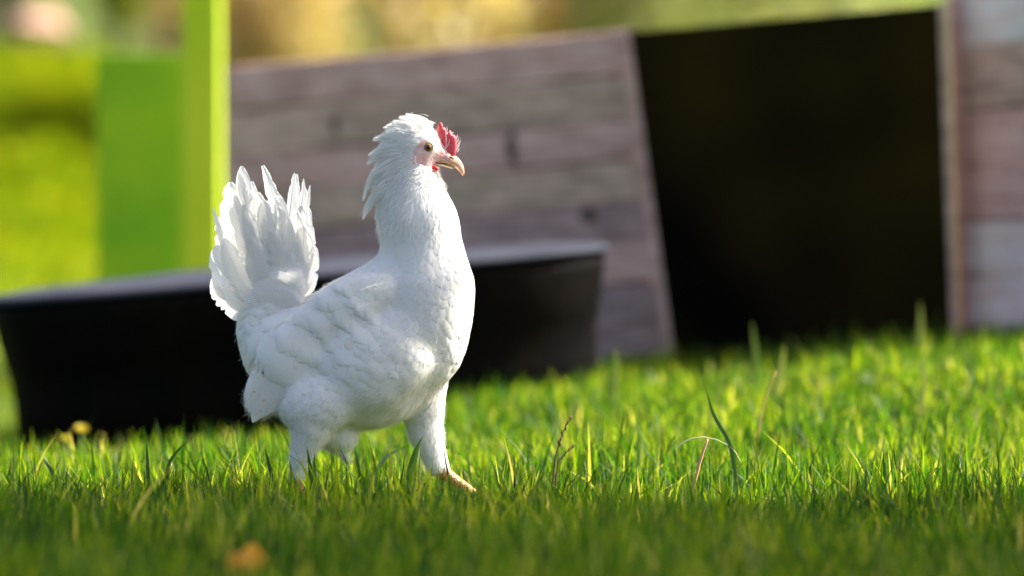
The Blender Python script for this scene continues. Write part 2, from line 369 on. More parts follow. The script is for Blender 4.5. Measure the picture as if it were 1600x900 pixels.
# ------------------------------------------------------------------ timber and boards behind the bird
def slab(bm, quad, thick, nx=8, ny=2, wob=0.0, y_axis=Vector((0, 1, 0))):
    """closed slab over a front quad (tl,tr,br,bl), extruded away from the camera"""
    tl, tr, br, bl = quad
    f, k = [], []
    for j in range(ny + 1):
        for i in range(nx + 1):
            u, v = i / nx, j / ny
            p = (tl.lerp(tr, u)).lerp(bl.lerp(br, u), v)
            e = wob * (math.sin(u * 7 + tl.z * 40) + .5 * math.sin(u * 17 + tl.x * 9)) if j in (0, ny) else 0
            p = p + Vector((0, wob * .4 * math.sin(u * 5 + v * 3 + tl.z * 30), e))
            f.append(bm.verts.new(p)); k.append(bm.verts.new(p + y_axis * thick))
    W = nx + 1
    for j in range(ny):
        for i in range(nx):
            a = j * W + i
            bm.faces.new((f[a], f[a + W], f[a + W + 1], f[a + 1])); bm.faces.new((k[a], k[a + 1], k[a + W + 1], k[a + W]))
    for i in range(nx):
        bm.faces.new((f[i], f[i + 1], k[i + 1], k[i])); a = ny * W + i; bm.faces.new((f[a], k[a], k[a + 1], f[a + 1]))
    for j in range(ny):
        a = j * W; bm.faces.new((f[a], k[a], k[a + W], f[a + W])); a = j * W + nx; bm.faces.new((f[a], f[a + W], k[a + W], k[a]))

def quad_obj(name, pts, thick, m, root, bevel=0.003, **kw):
    bm = bmesh.new()
    q = [p - root.location for p in pts]
    slab(bm, q, thick, **kw)
    o = bm_obj(name, bm, m, root)
    md = o.modifiers.new('bevel', 'BEVEL'); md.width = bevel; md.segments = 2; md.limit_method = 'ANGLE'
    return o

# left plank wall, receding to the left: left edge 9.05 m away, right edge 8.45 m
DL, DR = 9.05, 8.45
def wallpt(u, v):                     # u 0..1 left to right, v 0..1 top to bottom (follows the sloping boards)
    x0, y0 = 352, 106; x1, y1 = 985, 47; x2, y2 = 1064, 575; x3, y3 = 352, 640
    d = DL + (DR - DL) * u
    tx, ty = x0 + (x1 - x0) * u, y0 + (y1 - y0) * u
    bx, by = x3 + (x2 - x3) * u, y3 + (y2 - y3) * u
    return at(tx + (bx - tx) * v, ty + (by - ty) * v, d)
wall = empty('plank_wall', wallpt(.5, 1), 'weathered purplish grey plank wall behind the chicken, left of the black board', 'wall')
edges_v = [0.0, .128, .262, .375, .50, .615, .74, .87, 1.0]
mats_ = ['wood_a', 'wood_b', 'wood_a', 'wood_b', 'wood_c', 'wood_a', 'wood_c', 'wood_c']
for k in range(8):
    v0, v1 = edges_v[k] + .0012, edges_v[k + 1] - .0012
    quad_obj('plank', [wallpt(0, v0), wallpt(.975, v0), wallpt(.975, v1), wallpt(0, v1)], .022, M[mats_[k]], wall, wob=.0012, bevel=.004)
for (u, v, rx, rz) in ((.70, .31, .022, .03), (.86, .53, .028, .014), (.28, .2, .018, .014)):
    bm = bmesh.new(); bmesh.ops.create_uvsphere(bm, u_segments=16, v_segments=8, radius=1)
    bmesh.ops.scale(bm, vec=(rx, .0035, rz), verts=bm.verts)
    o = bm_obj('knot', bm, M['knot'], wall, True); o.location = wallpt(u, v) - wall.location
quad_obj('edge_batten', [wallpt(.972, -.004) + Vector((0, -.012, 0)), wallpt(1.0, -.004) + Vector((0, -.012, 0)), wallpt(1.0, 1) + Vector((0, -.012, 0)), wallpt(.972, 1) + Vector((0, -.012, 0))], .04, M['wood_a'], wall)

bk = Vector((0, .026, 0))
quad_obj('added_backing', [wallpt(.01, .01) + bk, wallpt(.97, .01) + bk, wallpt(.97, 1) + bk, wallpt(.01, 1) + bk], .012, M['wood_c'], wall, nx=3, ny=3)  # sheet added behind the planks to stop light leaking through the gaps
# black board
bq = [at(984, 50, 8.36), at(1466, 8, 8.24), at(1490, 600, 8.22), at(1060, 600, 8.34)]
bb = empty('black_board', (bq[2] + bq[3]) / 2, 'large black tapered board standing between the two timber walls', 'board')
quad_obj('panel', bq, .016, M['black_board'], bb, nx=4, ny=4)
quad_obj('edge_strip', [at(1466, 6, 8.235), at(1478, 4, 8.235), at(1500, 600, 8.22), at(1490, 600, 8.22)], .03, M['wood_b'], bb)

# right plank wall
def rpt(u, v):
    x0, y0 = 1480, -60; x1, y1 = 1900, -120; x2, y2 = 1925, 590; x3, y3 = 1502, 600
    d = 8.3 - .35 * u
    return at(x0 + (x1 - x0) * u + v * 22, (y0 + (y1 - y0) * u) * (1 - v) + (y3 + (y2 - y3) * u) * v, d)
rw = empty('plank_wall', rpt(.5, 1), 'pale weathered plank wall cut off by the right edge of the picture', 'wall')
ev = [0, .21, .36, .49, .62, .75, .87, 1.0]
rm = ['wood_pale', 'wood_b', 'wood_a', 'wood_a', 'wood_pale', 'wood_pale', 'wood_pale']
for k in range(7):
    quad_obj('plank', [rpt(.03, ev[k] + .001), rpt(1, ev[k] + .001), rpt(1, ev[k + 1] - .001), rpt(.03, ev[k + 1] - .001)], .022, M[rm[k]], rw, wob=.0012, bevel=.004)
quad_obj('edge_batten', [rpt(0, 0) + Vector((0, -.012, 0)), rpt(.032, 0) + Vector((0, -.012, 0)), rpt(.032, 1) + Vector((0, -.012, 0)), rpt(0, 1) + Vector((0, -.012, 0))], .04, M['wood_a'], rw)

quad_obj('added_backing', [rpt(.04, .01) + bk, rpt(.99, .01) + bk, rpt(.99, 1) + bk, rpt(.04, 1) + bk], .012, M['wood_c'], rw, nx=3, ny=3)  # same added sheet here, closing the lit gaps between planks
# black tub with grey lid
def ringpts(a, b, z, n=64, p=2.6):
    out = []
    for k in range(n):
        t = 2 * math.pi * k / n; c, s = math.cos(t), math.sin(t)
        out.append(Vector((a * math.copysign(abs(c) ** (2 / p), c), b * math.copysign(abs(s) ** (2 / p), s), z)))
    return out
def loft(rings, cap0=True, cap1=True):
    bm = bmesh.new(); R = [[bm.verts.new(p) for p in r] for r in rings]; n = len(R[0])
    for A, B in zip(R, R[1:]):
        for k in range(n): bm.faces.new((A[k], A[(k + 1) % n], B[(k + 1) % n], B[k]))
    if cap0: bm.faces.new(R[0][::-1])
    if cap1: bm.faces.new(R[-1])
    return bm
TD = 7.95
tc_ = at(478, 590, TD)
tub = empty('tub', tc_, 'long low black plastic tub with a domed grey lid on the grass behind the chicken', 'tub')
tub.rotation_euler = (0, -math.atan(.088), math.radians(3))
A0, B0 = .416, .24
tb = bm_obj('basin', loft([ringpts(A0 - .010, B0 - .03, -.09), ringpts(A0 - .008, B0 - .028, .0), ringpts(A0 - .006, B0 - .024, .035), ringpts(A0 - .001, B0 - .015, .052), ringpts(A0 + .006, B0, .085), ringpts(A0 + .012, B0 + .008, .118), ringpts(A0 + .016, B0 + .010, .138)]), M['tub'], tub, True)
ld = bm_obj('lid', loft([ringpts(A0 + .014, B0 + .006, .141), ringpts(A0 + .024, B0 + .014, .142), ringpts(A0 + .025, B0 + .015, .146), ringpts(A0 + .018, B0 + .009, .151),
                         ringpts(A0 - .03, B0 - .02, .155), ringpts(A0 - .14, B0 - .07, .158), ringpts(A0 * .5, B0 * .45, .161), ringpts(A0 * .2, B0 * .15, .162)]), M['lid'], tub, True)

# lime post and green board
pz = -0.05
bm = bmesh.new()
po = empty('painted_post', (at(316, 400, 9.8).x, 9.8, pz), 'upright lime green painted post at the left end of the plank wall', 'post')
bmesh.ops.create_cube(bm, size=1, matrix=__import__('mathutils').Matrix.Diagonal((.066, .066, 1.1, 1)))
bmesh.ops.translate(bm, verts=bm.verts, vec=(0, 0, .55))
o = bm_obj('post_shaft', bm, M['lime'], po); md = o.modifiers.new('bevel', 'BEVEL'); md.width = .006; md.segments = 3
bm = bmesh.new(); bmesh.ops.create_cone(bm, cap_ends=True, segments=4, radius1=.055, radius2=.004, depth=.05)
o = bm_obj('post_cap', bm, M['lime'], po); o.location = (0, 0, 1.13); o.rotation_euler.z = math.pi / 4
gb = empty('green_board', (at(220, 400, 10.1).x, 10.1, pz), 'bright green painted board standing left of the lime post', 'board')
quad_obj('panel', [at(152, 84, 10.1), at(292, 84, 10.05), Vector((at(292, 84, 10.05).x, 10.05, pz)), Vector((at(152, 84, 10.1).x, 10.1, pz))], .02, M['green'], gb, nx=3, ny=3)
for px in (158, 282):
    quad_obj('upright', [at(px - 7, 90, 10.14), at(px + 7, 90, 10.14), Vector((at(px + 7, 84, 10.14).x, 10.14, pz)), Vector((at(px - 7, 84, 10.14).x, 10.14, pz))], .03, M['green'], gb, nx=1, ny=1)

# ================================================================== the bird
# Everything of the bird is laid out in "bird units" q=(x, y, z), 1 unit = S metres, then placed in the world.
S = FOC / F
BO = np.array([800.0, 0.0, -HZ])
def toW(q): return (np.asarray(q, float) - BO) * S + np.array([0, FOC, CAMZ])
def Q(px, py, o=0.0): return np.array([px, -o, -py], float)

def ell(P, c, r, rot=0.0):
    d = P - c
    if rot:
        cs, sn = math.cos(rot), math.sin(rot)
        x = d[..., 0] * cs + d[..., 2] * sn; z = -d[..., 0] * sn + d[..., 2] * cs
    else: x, z = d[..., 0], d[..., 2]
    y = d[..., 1]
    k0 = np.sqrt((x / r[0]) ** 2 + (y / r[1]) ** 2 + (z / r[2]) ** 2)
    k1 = np.sqrt((x / r[0] ** 2) ** 2 + (y / r[1] ** 2) ** 2 + (z / r[2] ** 2) ** 2) + 1e-6
    return k0 * (k0 - 1) / k1
def cone(P, a, b, r1, r2, sq=1.0):
    P = P * np.array([1, 1 / sq, 1]); a = a * np.array([1, 1 / sq, 1]); b = b * np.array([1, 1 / sq, 1])
    ab = b - a; t = np.clip(((P - a) @ ab) / (ab @ ab), 0, 1)
    return np.linalg.norm(P - a - t[..., None] * ab, axis=-1) - (r1 + (r2 - r1) * t)
def smin(a, b, k):
    h = np.clip(0.5 + 0.5 * (b - a) / k, 0, 1); return b + (a - b) * h - k * h * (1 - h)

def sdf_body(P):
    # neck and head
    d = cone(P, Q(645, 262), Q(655, 350), 34, 58, .82)
    d = smin(d, cone(P, Q(655, 350), Q(664, 440), 58, 74, .86), 16)
    d = smin(d, ell(P, Q(657, 232), (33, 27, 34), math.radians(18)), 14)
    d = smin(d, ell(P, Q(643, 222), (26, 21, 27), math.radians(-30)), 14)
    d = smin(d, ell(P, Q(684, 240), (17, 13, 15), math.radians(-20)), 10)
    d = smin(d, ell(P, Q(621, 268), (17, 18, 44), math.radians(-16)), 14)
    # trunk
    d = smin(d, ell(P, Q(658, 490), (80, 76, 100)), 26)
    d = smin(d, ell(P, Q(672, 556), (46, 52, 56), math.radians(-30)), 20)
    d = smin(d, ell(P, Q(573, 566), (108, 84, 104), math.radians(14)), 30)
    d = smin(d, cone(P, Q(600, 462), Q(470, 522), 56, 46, 1.1), 22)
    d = smin(d, ell(P, Q(450, 545), (72, 58, 60), math.radians(24)), 22)
    d = smin(d, ell(P, Q(404, 522), (33, 30, 46), math.radians(10)), 12)
    d = smin(d, ell(P, Q(420, 482), (44, 26, 22), math.radians(12)), 12)
    # folded near and far wings
    for s in (1, -1):
        w = ell(P, Q(540, 480, 60 * s), (84, 24, 42), math.radians(30))
        w = smin(w, ell(P, Q(470, 545, 58 * s), (72, 20, 52), math.radians(38)), 12)
        w = smin(w, ell(P, Q(426, 598, 46 * s), (35, 10, 54), math.radians(-32)), 10)
        d = smin(d, w, 9)
    # flank lobe above the near thigh
    d = smin(d, ell(P, Q(590, 565, 62), (76, 32, 60), math.radians(18)), 28)
    # soft irregular tracts of feathers
    x, y, z = P[..., 0], P[..., 1], P[..., 2]
    wz = 1 - smooth01(x + z * .9, 30, 75)      # calmer on the folded wing
    amp = (.25 + .75 * (1 - wz)) * (1 - .6 * np.clip((x - 620) / 70, 0, 1)) * np.clip((-z - 400) / 90, 0, 1) * np.clip((z + 690) / 40, 0, 1)
    d = d + amp * (1.2 * np.sin(x / 18 + 1.4 * np.sin(z / 23 + y / 30)) * np.sin(z / 12 + x / 27 + 1.2 * np.sin(x / 19)) + .5 * np.sin(x / 9 + z / 11 + y / 13) * np.sin(z / 10 - x / 14))
    d = np.where((x < 400) & (z < -560), d, d)
    # near leg
    d = smin(d, ell(P, Q(500, 628, 46), (62, 42, 46), math.radians(12)), 17)
    d = smin(d, cone(P, Q(488, 668, 44), Q(472, 710, 40), 31, 16), 10)
    d = smin(d, cone(P, Q(472, 710, 40), Q(466, 742, 38), 16, 9), 5)
    d = smin(d, cone(P, Q(466, 742, 38), Q(474, 790, 38), 8, 7), 5)
    # fluff of the rear flank hanging between the legs
    d = smin(d, ell(P, Q(522, 678, 4), (36, 26, 26), math.radians(-12)), 16)
    d = smin(d, cone(P, Q(526, 685, 0), Q(543, 720, 0), 18, 3, .7), 10)
    # far leg, stepping forward
    d = smin(d, cone(P, Q(656, 610, -30), Q(665, 680, -32), 42, 24, .9), 18)
    d = smin(d, cone(P, Q(665, 680, -32), Q(684, 730, -32), 24, 17), 8)
    d = smin(d, cone(P, Q(690, 739, -32), Q(744, 778, -32), 10.5, 7.5), 6)
    # toes
    toes = [((474, 790, 38), (512, 797, 36)), ((474, 790, 38), (504, 798, 58)), ((474, 790, 38), (506, 797, 20)), ((474, 790, 38), (452, 798, 38)),
            ((744, 778, -32), (782, 790, -32)), ((744, 778, -32), (772, 794, -12)), ((744, 778, -32), (774, 792, -54)), ((744, 778, -32), (722, 794, -30))]
    for a, b in toes: d = smin(d, cone(P, Q(*a), Q(*b), 6.5, 4), 4)
    return d

def sdf(P):
    return sdf_body(np.asarray(P, np.float32)).astype(float)
def grad(P, e=1.2):
    g = np.stack([sdf(P + np.eye(3)[i] * e) - sdf(P - np.eye(3)[i] * e) for i in range(3)], -1)
    return g / (np.linalg.norm(g, axis=-1, keepdims=True) + 1e-9)

def surface_nets(f, lo, hi, st):
    ax = [np.arange(lo[i], hi[i] + st, st, dtype=np.float32) for i in range(3)]
    G = np.stack(np.meshgrid(*ax, indexing='ij'), -1); v = np.concatenate([f(g[None])[0][None] for g in G])
    s = v < 0; nx, ny, nz_ = v.shape
    acc = np.zeros((nx - 1, ny - 1, nz_ - 1, 3), np.float32); cnt = np.zeros(acc.shape[:3], np.float32)
    for a in range(3):
        b, c = [k for k in range(3) if k != a]
        for i in (0, 1):
            for j in (0, 1):
                sl0 = [None] * 3; sl1 = [None] * 3
                sl0[a] = slice(0, -1); sl1[a] = slice(1, None)
                for ax_, q in ((b, i), (c, j)):
                    sl0[ax_] = sl1[ax_] = slice(1, None) if q else slice(0, -1)
                v0, v1 = v[tuple(sl0)], v[tuple(sl1)]; m_ = (v0 < 0) != (v1 < 0)
                t = np.where(m_, v0 / (v0 - v1 + 1e-12), 0)
                off = np.zeros(acc.shape, np.float32); off[..., a] = t; off[..., b] = i; off[..., c] = j
                acc += off * m_[..., None]; cnt += m_
    act = cnt > 0; idx = -np.ones(act.shape, int); idx[act] = np.arange(act.sum())
    cell = np.argwhere(act); V = (cell + acc[act] / cnt[act][:, None]) * st + np.array(lo)
    Fs = []
    for a in range(3):
        b, c = [(1, 2), (2, 0), (0, 1)][a]
        sl0 = [slice(1, -1)] * 3; sl1 = [slice(1, -1)] * 3; sl0[a] = slice(0, -1); sl1[a] = slice(1, None)
        s0, s1 = s[tuple(sl0)], s[tuple(sl1)]
        e = np.argwhere(s0 != s1); flip = s1[tuple(e.T)]
        base = e.copy(); base[:, b] += 1; base[:, c] += 1
        q = []
        for db, dc in ((-1, -1), (0, -1), (0, 0), (-1, 0)):
            p = base.copy(); p[:, b] += db; p[:, c] += dc; q.append(idx[tuple(p.T)])
        q = np.stack(q, 1); q[flip] = q[flip][:, ::-1]; Fs.append(q)
    return V, np.concatenate(Fs)

BV, BF = surface_nets(sdf_body, (325, -118, -812), (800, 118, -172), 3.2)
for _ in range(2):                                  # settle the vertices on the surface
    BV = BV - grad(BV) * sdf(BV)[:, None]
fc = BV[BF].mean(1)
leg = ((fc[:, 2] < -741) & (fc[:, 0] < 560)) | ((fc[:, 2] < -733 - (fc[:, 0] - 690) * -.35) & (fc[:, 0] > 600) & (fc[:, 2] < -728 - np.clip(690 - fc[:, 0], 0, 40) * .4))
facem = (((fc[:, 0] - 670) / 25) ** 2 + ((fc[:, 2] + 238) / 22) ** 2 < 1) | ((fc[:, 0] > 676) & (fc[:, 2] > -266) & (fc[:, 2] < -205))
fm = np.where(leg, 1, np.where(facem, 2, 0))
root_q = Q(570, 800, 0); rootW = toW(root_q)
bird = empty('chicken', rootW, 'white crested young chicken walking right through short grass, red comb and fan tail raised', 'chicken')
def bmesh_bird(name, V, Fq, mats, parent=None, attrs=None, kind=None, fmat=None, smooth=True):
    par = parent or bird
    o = link(name, mesh_np(name, toW(V) - rootW, Fq, mats, attrs, smooth, fmat), par)
    if kind: o['kind'] = kind
    return o
body = bmesh_bird('body', BV, BF, [M['down'], M['shank'], M['face']], fmat=fm)

# ---- direction, length, width, fluff of the feathers over the bird: anchors on the side view
ANC = np.array([  # px, py, dirx, diry(down), len, wid
    (650, 195, -1.0, -.12, 15, 4.5), (690, 215, -.6, -.8, 7, 2), (675, 205, -.9, -.5, 10, 3), (682, 240, -1, .2, 4, 1.4), (665, 262, -.9, .5, 7, 2.5),
    (620, 200, -1.0, .05, 26, 6), (600, 235, -.9, .5, 30, 6), (630, 240, -.9, .45, 22, 5), (595, 290, -.35, 1, 32, 6), (625, 285, -.5, .9, 26, 6), (675, 280, .0, 1, 10, 4),
    (700, 310, .25, 1, 13, 6), (640, 330, -.2, 1, 24, 8), (600, 350, -.2, 1, 26, 8), (715, 370, .12, 1, 17, 8), (660, 400, -.05, 1, 20, 9), (610, 410, -.35, 1, 22, 9),
    (730, 440, .03, 1, 18, 10), (735, 500, -.05, 1, 19, 11), (690, 470, -.05, 1, 20, 11), (650, 470, -.15, 1, 20, 11), (715, 560, -.45, 1, 20, 10), (670, 550, -.4, 1, 21, 12),
    (590, 440, -.8, .6, 22, 9), (560, 430, -.9, .45, 24, 9), (500, 470, -.9, .45, 28, 11), (440, 490, -.95, .25, 26, 10), (400, 500, -.7, .6, 24, 10), (380, 540, -.2, 1, 24, 9),
    (590, 470, -.7, .65, 20, 11), (550, 490, -.8, .5, 24, 13), (500, 530, -.8, .7, 30, 14), (460, 560, -.7, .85, 34, 14), (420, 600, -.4, 1, 34, 12), (400, 630, -.2, 1, 30, 10),
    (640, 530, -.55, .8, 21, 12), (600, 560, -.85, .45, 24, 13), (560, 580, -.9, .35, 25, 13), (640, 600, -.5, .9, 24, 10), (600, 630, -.9, .35, 25, 11), (550, 640, -.9, .3, 24, 10),
    (480, 610, -.45, .75, 17, 9), (450, 640, -.1, 1, 15, 7), (510, 640, -.7, .6, 18, 8), (480, 680, -.2, 1, 14, 5), (465, 720, -.05, 1, 10, 3.5), (540, 690, .1, 1, 22, 6),
    (660, 650, -.1, 1, 18, 6), (675, 700, .15, 1, 14, 5), (685, 728, .25, 1, 9, 4)], float)
def flow(P, nrm):
    d2 = (P[:, None, 0] - ANC[None, :, 0]) ** 2 + (-P[:, None, 2] - ANC[None, :, 1]) ** 2
    w = 1 / (d2 + 60) ** 1.6; w /= w.sum(1, keepdims=True)
    v = w @ ANC[:, 2:]
    d = np.stack([v[:, 0], np.zeros(len(P)), -v[:, 1]], -1)
    d -= (d * nrm).sum(1, keepdims=True) * nrm
    d /= np.linalg.norm(d, axis=1, keepdims=True) + 1e-6
    return d, v[:, 2], v[:, 3]

def rnd_surface(n):
    a, b_, c = BV[BF[:, 0]], BV[BF[:, 1]], BV[BF[:, 2]]
    ok = ~leg
    ar = np.linalg.norm(np.cross(b_ - a, c - a), axis=1) * ok
    k = rng.choice(len(BF), n, p=ar / ar.sum())
    u, v = rng.random((n, 1)), rng.random((n, 1))
    q = BV[BF[k]]
    P = (q[:, 0] * (1 - u) + q[:, 1] * u) * (1 - v) + (q[:, 3] * (1 - u) + q[:, 2] * u) * v
    return P
def thin(P, r):
    cell = 8.0; grid = {}; keep = []
    for i in range(len(P)):
        p = P[i]; key = (int(p[0] // cell), int(p[1] // cell), int(p[2] // cell)); ok = True; ri = r[i]
        R = int(ri // cell) + 1
        for a in range(-R, R + 1):
            for b_ in range(-R, R + 1):
                for c in range(-R, R + 1):
                    for j in grid.get((key[0] + a, key[1] + b_, key[2] + c), ()):
                        q = P[j]
                        if (q[0] - p[0]) ** 2 + (q[1] - p[1]) ** 2 + (q[2] - p[2]) ** 2 < ri * ri: ok = False; break
                    if not ok: break
                if not ok: break
            if not ok: break
        if ok: grid.setdefault(key, []).append(i); keep.append(i)
    return np.array(keep)

def clumps(P, a=.3, f=1.0):
    x, y, z = P[:, 0] * f, P[:, 1] * f, P[:, 2] * f
    return a * (np.sin(.11 * x + .07 * z + 1.3 * np.sin(.05 * z)) * np.cos(.13 * z - .06 * y) + .6 * np.sin(.31 * x - .27 * z + .2 * y))
def rot_in_plane(d, n, a):
    b = np.cross(n, d); return d * np.cos(a)[:, None] + b * np.sin(a)[:, None]

def lay_feathers(P, D, L_, W_, h0, h1, ns=5, nt=6, camber=1.2, pw=2.2, tint=None, drop=.25):
    """feathers laid on the bird: P base points, D directions, each follows the body surface"""
    n = len(P); t = 1 - (1 - np.linspace(0, 1, nt)) ** 1.5; s = np.linspace(-1, 1, ns)
    cur = P.copy(); d = D.copy(); rows = []
    for k in range(nt):
        nr = grad(cur)
        d = d - (d * nr).sum(1, keepdims=True) * nr; d /= np.linalg.norm(d, axis=1, keepdims=True) + 1e-6
        b = np.cross(nr, d)
        prof = min(1, .4 + 1.8 * t[k]) * max(.04, 1 - max(0, (t[k] - .42) / .58) ** 2.1) ** .55
        f_ = min(1, t[k] / .7) ** 1.3 - (1 - drop) * smooth01(t[k], .68, 1.0); hk = h0 + (h1 - h0) * f_
        row = []
        for sj in s:
            back = -(sj * sj) * .05 * L_ * t[k]
            p = cur + b * (sj * prof * W_)[:, None] * 0.5 + d * (back[:, None])
            row.append((p, hk - camber * sj * sj * prof))
        rows.append((nr, row))
        if k < nt - 1: cur = cur + d * (L_ * (t[k + 1] - t[k]))[:, None]
        cur = cur - nr * (sdf(cur)[:, None])
    V = np.zeros((n, nt, ns, 3))
    for k, (nr, row) in enumerate(rows):
        for j, (p, hh) in enumerate(row):
            for _ in range(1):
                p = p + nr * (hh - sdf(p))[:, None].clip(-9, 9) if np.ndim(hh) else p + nr * ((hh - sdf(p)).clip(-9, 9))[:, None]
            V[:, k, j] = p
    base = (np.arange(n) * nt * ns)[:, None, None] + (np.arange(nt - 1) * ns)[None, :, None] + np.arange(ns - 1)[None, None, :]
    base = base.ravel(); Fq = np.stack([base, base + 1, base + ns + 1, base + ns], 1)
    T = np.broadcast_to(t[None, :, None], (n, nt, ns)); Sx = np.broadcast_to(np.abs(s)[None, None, :], (n, nt, ns))
    barb = (T * L_[:, None, None] * 2.6 - Sx * W_[:, None, None] * 1.3)
    ti = np.zeros(n) if tint is None else tint
    return V.reshape(-1, 3), Fq, {'tint': np.repeat(ti, nt * ns), 'barb': barb.ravel() * 1.0}

# ---- body plumage
P = rnd_surface(42000); nr = grad(P); P = P - nr * sdf(P)[:, None]
D, LN, WD = flow(P, nr)
skin = (((P[:, 0] - 671) / 24) ** 2 + ((P[:, 2] + 240) / 21) ** 2 < 1) | ((P[:, 0] > 688) & (P[:, 2] > -268) & (P[:, 2] < -212))
wing_zone = (P[:, 0] < 575) & (P[:, 0] > 388) & (-P[:, 2] > 452 + (575 - P[:, 0]) * .25) & (-P[:, 2] < np.where(P[:, 0] > 445, 575 - (P[:, 0] - 445) * .45, 650)) & (np.abs(nr[:, 1]) > .45)
ok = ~skin & ~(wing_zone & (rng.random(len(P)) < .8))
P, nr, D, LN, WD = P[ok], nr[ok], D[ok], LN[ok], WD[ok]
low = np.clip((-P[:, 2] - 380) / 80, 0, 1) * (P[:, 2] > -668)
kp = thin(P, (0.30 + .20 * low) * LN + 0.5)
P, nr, D, LN, WD = P[kp], nr[kp], D[kp], LN[kp], WD[kp]
D = rot_in_plane(D, nr, rng.normal(0, .16, len(P)) + clumps(P, .16))
LN = LN * (0.7 + .6 * rng.random(len(P))); WD = WD * (0.85 + .35 * rng.random(len(P))) * 1.45
tn = np.clip(rng.normal(.10, .12, len(P)), 0, .4)
upn = np.clip((-P[:, 2] - 330) / 250, 0, 1)      # neck feathers lie closer than those of the flank
big = 1 + .6 * upn * np.clip((720 - P[:, 0]) / 100, 0, 1) * (P[:, 2] > -660)
big = big * (1 + .3 * np.clip((P[:, 0] - 640) / 50, 0, 1) * low[kp])
LN = LN * big; WD = WD * big
legs = smooth01(-P[:, 2], 655, 690)
H1 = (.6 + 2.5 * upn * np.clip((740 - P[:, 0]) / 190, .08, 1)) * (1 - .7 * legs)
V, Fq, at_ = lay_feathers(P, D, LN, WD, .25, H1, tint=tn + .10 * upn * rng.random(len(P)), camber=.55 * H1, nt=8, ns=7, drop=.5)
bmesh_bird('plumage', V, Fq, [M['feather']], attrs=at_, kind='stuff')
print('plumage feathers', len(P))

# ---- fine barbs and down: thin strands over everything
def strands(n, scale_len, h0, h1, spread, wid, sel=None, P=None, D=None, LN=None, nt=4):
    if P is None:
        P = rnd_surface(n); nr = grad(P); D, LN, _ = flow(P, nr)
        if sel is not None:
            k = sel(P); P, D, LN, nr = P[k], D[k], LN[k], nr[k]
    else: nr = grad(P)
    n = len(P); D = rot_in_plane(D, nr, rng.normal(0, spread * .6, n) + clumps(P, spread * .9, 2.0))
    L_ = LN * scale_len * (.6 + .8 * rng.random(n)); cur = P.copy(); V = np.zeros((n, nt, 2, 3))
    hh0 = h0; hh1 = h1 * (.4 + 1.2 * rng.random(n)); curl = rng.normal(0, .18, n)
    for k in range(nt):
        t = k / (nt - 1); g = grad(cur); D = D - (D * g).sum(1, keepdims=True) * g; D /= np.linalg.norm(D, axis=1, keepdims=True) + 1e-6
        D = rot_in_plane(D, g, curl)
        b = np.cross(g, D); w = wid * (1 - .85 * t) * .5
        c2 = cur + g * (hh0 + (hh1 - hh0) * t ** 1.5)[:, None]
        V[:, k, 0] = c2 - b * w; V[:, k, 1] = c2 + b * w
        cur = cur + D * (L_ / (nt - 1))[:, None]; cur = cur - g * sdf(cur)[:, None]
    base = ((np.arange(n) * nt * 2)[:, None] + (np.arange(nt - 1) * 2)[None, :]).ravel()
    return V.reshape(-1, 3), np.stack([base, base + 1, base + 3, base + 2], 1), {'tint': np.repeat(np.clip(rng.normal(.08, .1, n), 0, .4), nt * 2), 'barb': np.zeros(n * nt * 2)}
def not_face(P): return ~((((P[:, 0] - 672) / 23) ** 2 + ((P[:, 2] + 240) / 20) ** 2 < 1) | ((P[:, 0] > 690) & (P[:, 2] < -222)))
sets = [strands(34000, .8, 1.0, 2.6, .26, .55, lambda P: not_face(P) & ((P[:, 2] > -420) | (rng.random(len(P)) < np.where(P[:, 0] > 620, .95, .5))))]
sets.append(strands(2600, 1.0, 1.5, 6.0, .9, .7, lambda P: (P[:, 2] < -430) & (P[:, 2] > -680) & (P[:, 0] < 690)))
# long loose hackle locks from the crown down the nape
sets.append(strands(90000, 1.2, 1.2, 6.0, .30, .7, lambda P: (P[:, 0] < 648) & (P[:, 2] > -345)))
sets.append(strands(80000, .9, .8, 5.0, .34, .6, lambda P: not_face(P) & ((P[:, 2] > -300) | ((P[:, 2] < -600) & (rng.random(len(P)) < .8)))))
sets.append(strands(9000, .9, .6, 1.6, .4, .5, lambda P: (P[:, 0] > 655) & (P[:, 0] < 705) & (P[:, 2] > -272) & (P[:, 2] < -205)))
def joinsets(sets):
    o = 0; VV, FF = [], []; A = {'tint': [], 'barb': []}
    for V, Fq, a in sets:
        VV.append(V); FF.append(Fq + o); o += len(V)
        for k in A: A[k].append(a[k])
    return np.concatenate(VV), np.concatenate(FF), {k: np.concatenate(v) for k, v in A.items()}
V, Fq, a_ = joinsets(sets)
bmesh_bird('down_fluff', V, Fq, [M['fluff']], attrs=a_, kind='stuff')
print('strands quads', len(Fq))

_os = np.arange(120, -20, -.75)
def side_o(px, py, s=1):
    v = sdf(np.stack([np.full(len(_os), px), -_os * s, np.full(len(_os), -py)], 1)) < 0
    return float(_os[v.argmax()]) if v.any() else -20.0
